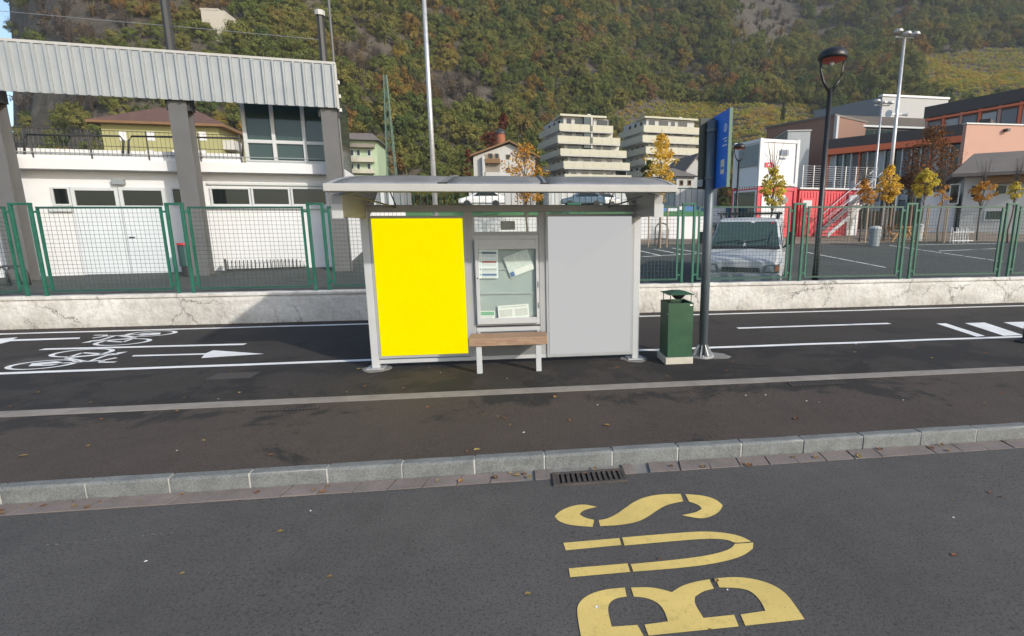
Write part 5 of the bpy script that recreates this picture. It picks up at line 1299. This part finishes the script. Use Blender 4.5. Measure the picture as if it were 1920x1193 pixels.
# ================================================================== CONTAINERS
A, B = line_pts(1428, 259, 1497, 263, 27.5); _, C = line_pts(1428, 259, 1380, 269, 27.5)
zt = A.z; zm = gd(1428, 349, 27.5).z; zg_ = 1.35
a2, b2, c2_ = [Vector((q.x, q.y, 0)) for q in (A, B, C)]; d2 = b2+c2_-a2
def cont(name, lab, z0, z1, m, fm):
    t = thing(name, lab, 'container', (a2.x, a2.y, z0)); up_ = Vector((0, 0, 1))
    i = lambda q: q+((a2+b2+c2_+d2)/4-q)*.012
    obj('body', MB().prism([i(q)+up_*(z0+.02) for q in (c2_, a2, b2, d2)], (0, 0, z1-z0-.04)), m, t)
    for q in (a2, b2, c2_, d2): obj('corner_post', MB().box(q.x-.08, q.x+.08, q.y-.08, q.y+.08, z0, z1), fm, t)
    for (p, q) in ((c2_, a2), (a2, b2)):
        for z in (z0+.03, z1-.19):
            d = (q-p).normalized(); nn = Vector((d.y, -d.x, 0)); e = p+d*.08; f = q-d*.08
            obj('frame_rail', MB().hexa([e+nn*.05+up_*z, f+nn*.05+up_*z, f-nn*.03+up_*z, e-nn*.03+up_*z]+[v+up_*(z+.16) for v in (e+nn*.05, f+nn*.05, f-nn*.03, e-nn*.03)]), fm, t)
    return t
wc = cont('office_container', 'white office container stacked on the red containers', zm+.03, zt, MT['cwhite'], MT['cwhite'])
rc = cont('sales_container', 'red container with large opening beneath the white container', zg_, zm, MT['redlt'], MT['redlt'])
RF_ = PL(a2.x, a2.y, math.degrees(math.atan2(b2.y-a2.y, b2.x-a2.x))); LF_ = PL(c2_.x, c2_.y, math.degrees(math.atan2(a2.y-c2_.y, a2.x-c2_.x)))
u0, u1, z0, z1 = LF_.rect(1386, 274, 1424, 313); obj('shutter', MB().pbox(LF_, u0, u1, z0, z1, .002, .06), MT['bingrey'], wc)
u0, u1, z0, z1 = RF_.rect(1434, 305, 1448, 314); lg = obj('red_plate', MB().pbox(RF_, u0, u1, z0, z1, .002, .03), MT['red'], wc)
um2, zm2 = (u0+u1)/2, (z0+z1)/2; obj('white_dot', MB().pbox(RF_, um2-.05, um2+.05, zm2-.05, zm2+.05, .031, .04), MT['cwhite'], lg)
u, z = RF_.hit(1462, 292)
for k, (a_, b_) in enumerate(((0, .09), (.12, .20), (.23, .27), (.30, .38), (.41, .45), (.48, .54))): obj('lettering_mark', MB().pbox(RF_, u+a_, u+b_, z, z+.32, .052, .06), MT['ink_dark'], wc)
u, z = RF_.hit(1462, 299); obj('lettering_bar', MB().pbox(RF_, u, u+.38, z, z+.10, .012, .022), MT['ink_dark'], wc)
u0, u1, z0, z1 = LF_.rect(1377, 361, 1416, 420); op = obj('opening', MB().pbox(LF_, u0, u1, zg_+.1, z1, .002, .03), MT['pane'], rc)
for q in ((u0-.12, u0, zg_+.1, z1+.1), (u1, u1+.12, zg_+.1, z1+.1), (u0, u1, z1, z1+.1)): obj('opening_frame', MB().pbox(LF_, *q, .002, .08), MT['cwhite'], op)
u0, u1, z0, z1 = RF_.rect(1427, 366, 1471, 394); obj('white_panel', MB().pbox(RF_, u0, u1, zg_+.2, z1, .002, .04), MT['cwhite'], rc)
u0, u1, z0, z1 = RF_.rect(1464, 371, 1472, 381); obj('air_vent', MB().pbox(RF_, u0, u1, z0, z1, .041, .2), MT['bingrey'], rc)
u, z = LF_.hit(1385, 356)
for k in range(9): obj('lettering_mark', MB().pbox(LF_, u+k*.19, u+k*.19+.11, z, z+.13, .052, .06), MT['paper_w'], rc)
# second red container + stair
R2, L, z = line_pl(1500, 352, 1612, 354, 29.0); z = zm-.08; L = R2.hit(1612, 380)[0]
r2 = thing('red_container', 'red corrugated container with white door and an outdoor stair', 'container', R2.pt(L/2, zg_+.1))
obj('body', MB().pbox(R2, 0, L, zg_, z, -2.6, 0), MT['redlt'], r2)
k = .15
while k < L-.2: obj('rib', MB().pbox(R2, k, k+.09, zg_+.15, z-.15, .002, .03), MT['redlt'], r2); k += .2
u0, u1, zz0, zz1 = R2.rect(1588, 366, 1608, 430); obj('door', MB().pbox(R2, u0, u1, zg_+.1, zz1, .032, .07), MT['cwhite'], r2)
u0, u1, zz0, zz1 = R2.rect(1500, 372, 1522, 420); dd = obj('door', MB().pbox(R2, u0, u1, zg_+.1, zz1, .032, .07), MT['redlt'], r2); obj('door_window', MB().pbox(R2, u0+.1, u1-.1, zz1-.55, zz1-.12, .071, .09), MT['winframe'], dd)
obj('deck', MB().pbox(R2, -.1, L+.8, z+.002, z+.1, -2.6, .15), MT['winframe'], r2)
# stair
S0 = R2.hit(1524, 437); S1 = R2.hit(1628, 352)
stt = thing('metal_stair', 'galvanised outdoor stair climbing the red container', 'stair', R2.pt(S0[0], zg_, .8))
for o_ in (.25, 1.15):
    a, b = R2.pt(S0[0], zg_+.05, o_), R2.pt(S1[0], z+.05, o_); obj('stringer', MB().prism([a, b, b+Vector((0, 0, .24)), a+Vector((0, 0, .24))], R2.n*.05), MT['halllight'], stt)
    a += Vector((0, 0, 1.05)); b += Vector((0, 0, 1.05)); obj('handrail', MB().tube([a, b], .025, 6), MT['galv'], stt); obj('handrail', MB().tube([a-Vector((0, 0, .45)), b-Vector((0, 0, .45))], .016, 5), MT['galv'], stt)
    for k in range(5): p = a.lerp(b, k/4); obj('baluster', MB().tube([p, p-Vector((0, 0, 1.0))], .018, 5), MT['galv'], stt)
for k in range(14):
    u = S0[0]+(S1[0]-S0[0])*(k+.5)/14; zz = zg_+.1+(z-zg_)*(k+.7)/14; obj('tread', MB().pbox(R2, u-.13, u+.13, zz, zz+.04, .301, 1.149), MT['galv'], stt)
obj('landing', MB().pbox(R2, S1[0], S1[0]+.9, z+.0, z+.1, .2, 1.3), MT['halllight'], stt)
for e in (.05, .85): obj('landing_post', MB().tube([R2.pt(S1[0]+e, zg_, 1.2), R2.pt(S1[0]+e, z, 1.2)], .04, 6), MT['galv'], stt)
dr_ = thing('deck_railing', 'grey bar railing round the deck beside the white container', 'railing', R2.pt(0, z+.1))
uE = R2.hit(1640, 330)[0]; zt4 = R2.hit(1560, 313)[1]
for k in range(10): obj('bar', MB().tube([R2.pt(.05, z+.2+(zt4-z-.2)*k/9, .1), R2.pt(uE, z+.2+(zt4-z-.2)*k/9, .1)], .012, 4), MT['galv'], dr_)
for k in range(8): u = .05+(uE-.05)*k/7; obj('post', MB().tube([R2.pt(u, z+.1, .1), R2.pt(u, zt4+.03, .1)], .028, 5), MT['galv'], dr_)

# ================================================================== LAMPS AND MASTS
def lamp(px0, py0, px1, py1, D, lab, sc_=1.0):
    P = gd(px0, py0, D); base = Vector((P.x, P.y, gback(P.y))); topz = gd(px1, py1, D).z
    t = thing('street_lamp', lab, 'street lamp', base, 'black street lamps'); h = topz; s = sc_
    x, y = base.x, base.y
    obj('pole', MB().tube([(x, y, base.z), (x, y, base.z+1.0), (x, y, h-.95*s)], [.085*s, .075*s, .055*s], 12), MT['lampblack'], t, smooth=True)
    obj('base_ring', MB().lathe([(.14*s, 0), (.14*s, .05), (.09*s, .08)], 12, base), MT['lampblack'], t)
    for sg in (-1, 1):
        pts = [(x+sg*.04*s, y, h-1.0*s), (x+sg*.20*s, y, h-.80*s), (x+sg*.29*s, y, h-.55*s), (x+sg*.31*s, y, h-.30*s)]
        obj('fork_arm', MB().tube(pts, [.045*s, .035*s, .03*s, .03*s], 8), MT['lampblack'], t, smooth=True)
    hd = obj('lamp_head', MB().lathe([(.33*s, 0), (.345*s, .05*s), (.33*s, .13*s), (.25*s, .22*s), (.12*s, .27*s), (.02*s, .285*s)], 22, (x, y, h-.29*s)), MT['lampblack'], t, smooth=True)
    obj('reflector', MB().lathe([(.05*s, -.06*s), (.2*s, -.05*s), (.30*s, -.004)], 18, (x, y, h-.29*s)), MT['lampred'], hd); obj('bulb', MB().lathe([(.02*s, -.13*s), (.05*s, -.10*s), (.05*s, -.062*s)], 10, (x, y, h-.29*s)), MT['cwhite'], hd)
lamp(1530, 500, 1563, 113, 13.6, 'tall black street lamp with forked head by the fence')
lamp(1381, 392, 1387, 272, 24, 'small black street lamp before the stacked containers', .8)
def mast(px0, px1, pyt, D, r, lab, heads, horn=False):
    P = gd(px0, 420, D); base = Vector((P.x, P.y, gback(P.y))); zt = gd(px1, pyt, D).z
    t = thing('floodlight_mast', lab, 'mast', base, 'floodlight masts'); obj('pole', MB().tube([base, (base.x, base.y, zt)], r, 10, r*.65), MT['galv'], t, smooth=True)
    if heads:
        obj('cross_arm', MB().tube([(base.x-.55, base.y, zt), (base.x+.55, base.y, zt)], .04, 6), MT['galv'], t)
        for k, dx in enumerate((-.5, 0, .5)): obj('floodlight', MB().lathe([(.05, .12), (.2, .09), (.23, .02), (.22, -.03), (.08, -.05)], 10, (base.x+dx, base.y-.15, zt+.12+(.1 if k == 0 else 0))), MT['galv'], t)
    if horn:
        zh = gd(px1, 222, D).z
        for sg in (-1, 1): obj('horn_speaker', MB().tube([(base.x+sg*.1, base.y, zh), (base.x+sg*.3, base.y, zh), (base.x+sg*.55, base.y-.1, zh)], [.04, .07, .2 if sg < 0 else .12], 10), MT['cwhite'], t)
mast(818, 798, -60, 21, .11, 'tall plain silver mast rising behind the shelter roof', False)
mast(1660, 1695, 92, 29, .12, 'silver floodlight mast with horn speakers before the school', True, True)
mast(1632, 1648, 207, 36, .08, 'thin silver floodlight mast between the deck railing and school', True)

# ================================================================== YOUNG TREES
def young_tree(px, D, ytop, yc0, yc1, wpx, m, ncl, lab, twig=None, base_y=None, stakes=0, leaf=.17, per=26, cat='tree', name='young_tree', gz_=None):
    P = gd(px, (yc0+yc1)/2, D); bz = gback(P.y) if gz_ is None else gz_; base = Vector((P.x, P.y, bz)); rj = random.Random(int(px))
    zc0, zc1 = gd(px, yc1, D).z, gd(px, yc0, D).z; ztop = gd(px, ytop, D).z; rad = wpx/2/F0*D
    t = thing(name, lab, cat, base, 'young trees' if name == 'young_tree' else None)
    r0 = max(.05, rad*.055)
    pts = [base+Vector((0, 0, (ztop-bz)*k/6))+Vector((rj.gauss(0, .03), rj.gauss(0, .03), 0))*(k > 0) for k in range(7)]
    obj('trunk', MB().tube(pts, [r0*(1-.13*k) for k in range(7)], 7), MT['bark'], t, smooth=True)
    cs = []; rs = []; br = MB()
    for i in range(ncl):
        h = rj.random()**.9; a = rj.uniform(0, 6.283); prof_ = math.sin(math.pi*min(.98, h*.86+.13))**.7
        rr = rad*prof_*rj.uniform(.3, 1.0); c = Vector((P.x+rr*math.cos(a), P.y+rr*math.sin(a), zc0+(zc1-zc0)*h))
        cs.append(c); rs.append(max(.12, rad*rj.uniform(.16, .30)))
        if i % 2 == 0: hb = max(bz+.5, c.z-rr*1.1-.2); br.tube([(P.x, P.y, hb), tuple((Vector((P.x, P.y, hb)).lerp(c, .6)+Vector((0, 0, .05)))[:]), tuple(c)], r0*.3, 4, r0*.08, cap=False)
    if twig:
        zt5 = gd(px, twig, D).z
        for i in range(16):
            a = rj.uniform(0, 6.283); rr = rad*rj.uniform(.2, .85); z0 = rj.uniform((zc0+zc1)/2, zc1); br.tube([(P.x, P.y, z0), (P.x+rr*.6*math.cos(a), P.y+rr*.6*math.sin(a), z0+(zt5-z0)*.45), (P.x+rr*math.cos(a), P.y+rr*math.sin(a), z0+(zt5-z0)*rj.uniform(.6, 1))], r0*.28, 4, r0*.1, cap=False)
    stuff(obj('branches', br, MT['bark'], t, fix=False))
    vs, fs = leaf_cloud(cs, rs, per, leaf, rj, .9); stuff(obj('crown', MB().add(vs, fs), m, t, fix=False))
    for k in range(stakes):
        a = k*6.283/3+.4; q = base+Vector((math.cos(a)*.5, math.sin(a)*.5, 0)); obj('stake', MB().tube([q, q+Vector((0, 0, 1.9))], .035, 6), MT['wood_stake'], t)
    return t
young_tree(1238, 23, 245, 255, 374, 66, MT['lyellow'], 85, 'slim golden yellow tree rising past the end of the shelter roof', stakes=3, leaf=.13, per=19)
young_tree(985, 24, 272, 276, 380, 92, MT['lorange'], 95, 'sparse orange-leaved tree before the chalet and apartment block', leaf=.12, per=15)
young_tree(1450, 23.5, 300, 318, 384, 54, MT['lygreen'], 75, 'round yellow tree with bare upper twigs before the stacked containers', twig=262, leaf=.12, per=20)
young_tree(1620, 26, 300, 340, 384, 46, MT['lorange'], 26, 'nearly bare tree with a ring of orange leaves by the stair', twig=285, stakes=3, leaf=.14, per=18)
young_tree(1667, 26.5, 308, 312, 378, 46, MT['lyellow'], 80, 'full golden tree standing before the floodlight mast', stakes=2, leaf=.13, per=20)
young_tree(1736, 27.5, 318, 320, 368, 42, MT['lygreen'], 55, 'green-gold tree beside the lean-to of the low house', stakes=2, leaf=.15)
young_tree(1768, 26, 300, 345, 384, 26, MT['lorange'], 12, 'almost leafless staked sapling beside the white lean-to', twig=300, stakes=3, leaf=.12, per=12)
young_tree(1844, 27, 308, 344, 374, 44, MT['lorange'], 28, 'orange tree with a bare top before the low house window', twig=295, leaf=.14, per=18)
young_tree(1903, 26, 310, 344, 372, 30, MT['lygreen'], 22, 'small thin yellow tree before the wide roof of the low house', twig=295, leaf=.13, per=18)
young_tree(1748, 43, 236, 242, 350, 100, MT['lbrown'], 120, 'tall brown autumn tree before the school glazing', leaf=.22, per=16, name='brown_tree')
young_tree(1714, 45, 325, 326, 356, 70, MT['lbrown'], 50, 'russet bush at the foot of the school glazing', leaf=.22, per=22, name='russet_bush', cat='bush')
young_tree(878, 96, 279, 281, 330, 14, MT['lred'], 40, 'narrow red creeper-clad tree beside the chalet', leaf=.4, per=24, name='red_tree', gz_=2)
for k, (px_, yy, wd, lab) in enumerate(((918, 262, 34, 'red-leaved tree behind the chalet roof'), (944, 232, 24, 'crimson tree above the brick turret'), (1215, 322, 30, 'dark green tree between the two apartment blocks'), (1008, 338, 36, 'olive tree below the terraced block, next to the chalet'))):
    young_tree(px_, 125 if k < 2 else 100, yy-18, yy-18, yy+16, wd, MT['lred'] if k < 2 else MT['lgreen'], 40, lab, leaf=.5, per=26, name='broad_tree', gz_=gd(px_, yy+16, 125 if k < 2 else 100).z-3 if k < 2 else 2)
# cypress and stone block on the hill
p = tray(1467, 236)
if p: 
    t = thing('cypress', 'single dark cypress standing among the vineyard rows', 'tree', p); D_ = (p-CAMP).dot(FW); hh = 40/F0*D_; vs, fs = leaf_cloud([(p.x, p.y, p.z+hh*k/14) for k in range(1, 15)], [hh*.11*math.sin(math.pi*(.25+.72*k/14)) for k in range(14)], 60, .6, random.Random(1), 1.6)
    stuff(obj('crown', MB().add(vs, fs), MT['lgreen'], t, fix=False)); obj('trunk', MB().tube([p, p+Vector((0, 0, hh*.9))], .25, 5, .05), MT['bark'], t)
p = tray(420, 66)
if p:
    D_ = (p-CAMP).dot(FW); s = D_/F0; t = thing('retaining_block', 'small concrete retaining block high on the wooded slope', 'wall', p)
    obj('block', MB().box(p.x-20*s, p.x+20*s, p.y-5, p.y+3, p.z-6, p.z+31*s), MT['concrete'], t); obj('cap', MB().box(p.x-21*s, p.x+10*s, p.y-5.1, p.y+3, p.z+31*s+.01, p.z+34*s), MT['concrete'], t)

# ================================================================== VAN AND CARS
def vehicle(name, lab, O, ang, secs, m, bw, glassrows, L, W2, extras=None, cat='van'):
    fw = Vector((-math.sin(R(ang)), -math.cos(R(ang)), 0)); la = Vector((math.cos(R(ang)), -math.sin(R(ang)), 0))
    V = lambda l, d, z: O+la*l-fw*d+Vector((0, 0, z))
    t = thing(name, lab, cat, O); mb = MB(); vs = []; fs = []
    for d, zt, ht in secs:
        zb = min(zt-.06, 1.0*bw); hb = W2 if d > .01 else W2-.05
        for l, z in ((-W2+.06, .32), (-hb, .55*bw), (-hb, zb), (-ht-(.03 if zt > zb+.2 else .0), zt-.07), (-ht+.06, zt), (0, zt+.025), (ht-.06, zt), (ht+(.03 if zt > zb+.2 else .0), zt-.07), (hb, zb), (hb, .55*bw), (W2-.06, .32)): vs.append(V(l, d, z))
    k = 11; n = len(secs)
    for i in range(n-1):
        for j in range(k): fs.append((i*k+j, i*k+(j+1) % k, (i+1)*k+(j+1) % k, (i+1)*k+j))
    fs += [tuple(range(k)), tuple((n-1)*k+j for j in range(k))]
    body = obj('body', mb.add(vs, fs), m, t, .02, seg=2)
    return t, V, body
p = gd(1388, 505, 13.0); O = Vector((p.x, p.y, .27))
vs_ = [(0, .90, .86), (.05, .98, .90), (.40, 1.10, .90), (.76, 1.22, .90), (1.45, 1.93, .78), (1.62, 2.0, .78), (1.9, 2.03, .78), (4.6, 2.03, .78), (4.75, 1.95, .76)]
vt, V, vb = vehicle('delivery_van', 'silver-grey van parked facing the street behind the fence', O, 30, vs_, MT['vansilver'], 1.0, None, 4.75, .985)
def vp_(nm, pts, th, m, par):     # thin proud panel from 4 points
    a = [Vector(q) for q in pts]; n = (a[1]-a[0]).cross(a[-1]-a[0]).normalized()
    if n.dot(CAMP-a[0]) < 0: n = -n
    return obj(nm, MB().prism([q+n*.004 for q in a], n*th), m, par)
ws = vp_('windscreen', [V(-.87, .80, 1.262), V(.87, .80, 1.262), V(.75, 1.43, 1.915), V(-.75, 1.43, 1.915)], .012, MT['vanglass'], vt)
vp_('scuttle', [V(-.90, .70, 1.215), V(.90, .70, 1.215), V(.88, .79, 1.26), V(-.88, .79, 1.26)], .03, MT['black'], vt)
for a, b in (((-.2, .83, 1.33), (.55, .93, 1.44)), ((-.75, .83, 1.33), (-.1, .90, 1.41))): obj('wiper', MB().tube([V(*a)+Vector((0, 0, .03)), V(*b)+Vector((0, 0, .03))], .012, 5), MT['black'], vt)
obj('wiper', MB().tube([V(.62, .84, 1.34)+Vector((0, 0, .03)), V(.70, 1.15, 1.66)+Vector((0, 0, .03))], .012, 5), MT['black'], vt)
for l, d, z, a, b, m_ in ((-.70, .98, 1.44, .10, .05, 'paper_w'), (.10, 1.37, 1.87, .10, .04, 'cwhite'), (.62, 1.35, 1.85, .05, .05, 'red')):
    vp_('sticker', [V(l, d, z)+Vector((0, 0, .015)), V(l+a, d, z)+Vector((0, 0, .015)), V(l+a, d+b, z+b*1.05)+Vector((0, 0, .015)), V(l, d+b, z+b*1.05)+Vector((0, 0, .015))], .004, MT[m_], ws)
for s in (-1, 1):
    hl = obj('headlight', MB().hexa([V(*q) for q in ((s*.50, -.045, .655), (s*.93, -.03, .665), (s*.955, .25, .67), (s*.50, .2, .66), (s*.58, -.03, .845), (s*.93, .0, .875), (s*.955, .25, .90), (s*.58, .2, .87))]), MT['headl'], vt, .012)
    vp_('indicator', [V(s*.83, -.052, .70), V(s*.92, -.048, .70), V(s*.92, -.022, .85), V(s*.84, -.028, .85)], .01, MT['amber'], hl); vp_('lens', [V(s*.60, -.056, .69), V(s*.80, -.054, .69), V(s*.80, -.035, .83), V(s*.64, -.038, .82)], .006, MT['bingrey'], hl)
    mr = obj('mirror', MB().box(-.08, .08, -.06, .06, -.16, .16), MT['black'], vt, .02); mr.location = V(s*1.16, .95, 1.50)-wt(vt); mr.rotation_euler.z = R(-30)
    obj('mirror_arm', MB().tube([V(s*.95, .98, 1.25), V(s*1.15, .95, 1.38)], .025, 6), MT['black'], vt)
    vp_('side_window', [V(s*.992, 1.25, 1.12), V(s*.992, 2.1, 1.12), V(s*.865, 2.1, 1.86), V(s*.865, 1.55, 1.86)], .006, MT['vanglass'], vt)
    for d in (.95, 3.9):
        w_ = obj('wheel', MB().tube([V(s*.80, d, .32), V(s*.97, d, .32)], .32, 18), MT['black'], vt); obj('rim', MB().tube([V(s*.971, d, .32), V(s*.985, d, .32)], .19, 14), MT['galv'], w_)
obj('bumper', MB().hexa([V(*q) for q in ((-.97, -.08, .34), (.97, -.08, .34), (.97, .25, .34), (-.97, .25, .34), (-.95, -.07, .62), (.95, -.07, .62), (.97, .25, .62), (-.97, .25, .62))]), MT['bingrey'], vt, .02)
obj('grille', MB().hexa([V(*q) for q in ((-.48, -.03, .66), (.48, -.03, .66), (.48, .05, .66), (-.48, .05, .66), (-.46, -.02, .78), (.46, -.02, .78), (.46, .05, .78), (-.46, .05, .78))]), MT['dark'], vt)
for d in (1.75, 3.0):
    obj('roof_bar', MB().tube([V(-.86, d, 2.16), V(.86, d, 2.16)], .022, 6), MT['black'], vt)
    for s in (-1, 1): obj('roof_bar_foot', MB().tube([V(s*.74, d, 2.0), V(s*.76, d, 2.16)], .03, 6), MT['black'], vt)
vp_('bonnet_seam', [V(.60, .09, .985), V(.605, .09, .985), V(.78, .78, 1.25), V(.775, .78, 1.25)], .003, MT['dark'], vt)
cs_ = [(0, .55, .7), (.05, .72, .72), (1.0, .95, .74), (1.75, 1.42, .58), (2.2, 1.47, .58), (3.1, 1.40, .58), (3.75, 1.0, .66), (4.1, .95, .68)]
for px_, D, m_, lab in ((862, 46, 'carw', 'white car parked beyond the court wall, behind the shelter'), (1052, 48, 'carb', 'dark blue car parked below the apartment block'), (1085, 50, 'cars', 'silver car parked below the apartment block')):
    q = gd(px_, 400, D); t, V2, b_ = vehicle('parked_car', lab, Vector((q.x, q.y, gd(px_, 389, D).z)), 90 if px_ != 1085 else 75, cs_, MT[m_], .75, None, 4.1, .82, cat='car')
    t['group'] = 'cars parked beyond the court'
    for s in (-1, 1):
        obj('window_band', MB().prism([V2(s*.79, 1.35, .98), V2(s*.79, 3.55, 1.0), V2(s*.64, 3.0, 1.33), V2(s*.64, 1.85, 1.35)], (V2(s*.02, 0, 0)-V2(0, 0, 0))), MT['pane'], t)
        for d in (.75, 3.25): obj('wheel', MB().tube([V2(s*.65, d, .3), V2(s*.83, d, .3)], .30, 14), MT['black'], t)
# ================================================================== COURT FURNITURE
def round_bin(px, py, D, r, h, lab, m):
    p = gd(px, py, D); p.z = gback(p.y); t = thing('court_bin', lab, 'bin', p)
    obj('body', MB().lathe([(r*.85, 0), (r*.9, .05), (r, h*.8), (r*1.02, h*.85)], 14, p), m, t); obj('lid', MB().lathe([(r*1.05, h*.86), (r*1.05, h*.93), (r*.7, h), (.02, h*1.02)], 14, p), MT['halllight'], t)
round_bin(1640, 440, 24.5, .27, .95, 'grey round litter bin beside the staked orange tree', MT['bingrey'])
round_bin(1724, 418, 27, .22, .9, 'pale round litter bin near the white lean-to', MT['halllight'])
for px_, D, lab in ((1678, 27, 'picnic table with orange trestle legs under the golden tree'), (1702, 29.5, 'picnic table with orange trestle legs beside the pale bin')):
    p = gd(px_, 418, D); z = gback(p.y); t = thing('picnic_table', lab, 'table', (p.x, p.y, z))
    for k in range(4): obj('top_board', MB().box(p.x-.38+k*.195, p.x-.38+k*.195+.185, p.y-.9, p.y+.9, z+.72, z+.76), MT['picnic'], t)
    for s in (-1, 1):
        obj('bench_board', MB().box(p.x+s*.72-.13, p.x+s*.72+.13, p.y-.9, p.y+.9, z+.42, z+.46), MT['picnic'], t)
        for e in (-.7, .7): obj('leg', MB().tube([(p.x+s*.15, p.y+e, z+.715), (p.x+s*.62, p.y+e, z)], .05, 6), MT['picnic'], t)
p = gd(1792, 416, 26); z = gback(p.y); t = thing('bike_stand', 'white tubular bike stand before the low house', 'bike rack', (p.x, p.y, z))
for k in range(4):
    x = p.x+k*.28; obj('loop', MB().tube([(x, p.y, z), (x-.1, p.y, z+.75), (x+.05, p.y+.25, z+.8), (x+.1, p.y+.3, z)], .025, 6), MT['cwhite'], t)
for zz in (.12, .55): obj('rail', MB().tube([(p.x-.1, p.y-.02, z+zz), (p.x+1.1, p.y-.02, z+zz)], .025, 6), MT['cwhite'], t)
p = gb(1228, 460); t = thing('cycle_hoop', 'single black bike hoop beside the golden tree trunk', 'bike rack', p)
obj('hoop', MB().tube([p]+[p+Vector((.32-.32*math.cos(a), 0, .75+.3*math.sin(a))) for a in np.linspace(0, math.pi, 10)]+[p+Vector((.64, 0, 0))], .03, 7), MT['dark'], t, smooth=True); obj('cross_bar', MB().tube([p+Vector((.02, 0, .3)), p+Vector((.62, 0, .3))], .02, 6), MT['dark'], t)
# ================================================================== FALLEN LEAVES AND LITTER
rj = random.Random(77); vs = []; fs = []
def leaf(x, y, z, s):
    a = rj.uniform(0, 6.283); c, sn = math.cos(a)*s, math.sin(a)*s; q = [(0, -.5), (.32, -.2), (.30, .15), (0, .5), (-.30, .15), (-.32, -.2)]; n = len(vs)
    for u, v in q: vs.append((x+u*c-v*sn, y+u*sn+v*c, z+.006+abs(u)*s*rj.uniform(.1, .5)))
    fs.append((n, n+1, n+2, n+3)); fs.append((n, n+3, n+4, n+5))
for _ in range(60): leaf(rj.uniform(-6, 8), rj.choice((rj.uniform(4.3, 5.9), rj.uniform(6.1, 7.6))), Z1+.004, rj.uniform(.03, .075))
for _ in range(60): leaf(rj.uniform(-5, 8), rj.uniform(4.03, 4.17)+rj.uniform(-.04, 0), .006, rj.uniform(.025, .07))
for _ in range(18): leaf(rj.uniform(-3, 4), rj.uniform(2.0, 3.9), .0, rj.uniform(.02, .045))
for _ in range(90): leaf(rj.uniform(-10, 14), rj.uniform(10.95, 11.3), Z1, rj.uniform(.03, .08))
o = stuff(obj('fallen_leaves', MB().add(vs, fs), MT['lfallen'], fix=False)); tag(o, 'scattered dry autumn leaves on pavement and gutter', 'leaves')
vs = []; fs = []
for _ in range(14): leaf(rj.uniform(-4, 6), rj.choice((rj.uniform(4.5, 7.5), rj.uniform(4.5, 8))), Z1+.004, rj.uniform(.014, .03))
for _ in range(5): leaf(rj.uniform(-2.5, 3.5), rj.uniform(2.0, 3.8), .0, rj.uniform(.012, .025))
o = stuff(obj('paper_litter', MB().add(vs, fs), MT['paper_w'], fix=False)); tag(o, 'tiny pale paper scraps scattered on the pavement', 'litter')

# ================================================================== HAZE
hz = obj('haze', MB().box(-345, 580, -46, 570, -1.5, 420), None); stuff(hz); tag(hz, 'thin pale autumn haze filling the valley air', 'haze')
hm = bpy.data.materials.new('haze_air'); hm.use_nodes = True; ht_ = hm.node_tree; ht_.nodes.clear()
pv = ht_.nodes.new('ShaderNodeVolumePrincipled'); pv.inputs['Color'].default_value = (.80, .88, 1, 1); pv.inputs['Density'].default_value = .00027; pv.inputs['Anisotropy'].default_value = .2
om = ht_.nodes.new('ShaderNodeOutputMaterial'); ht_.links.new(pv.outputs[0], om.inputs['Volume']); hz.data.materials.append(hm)
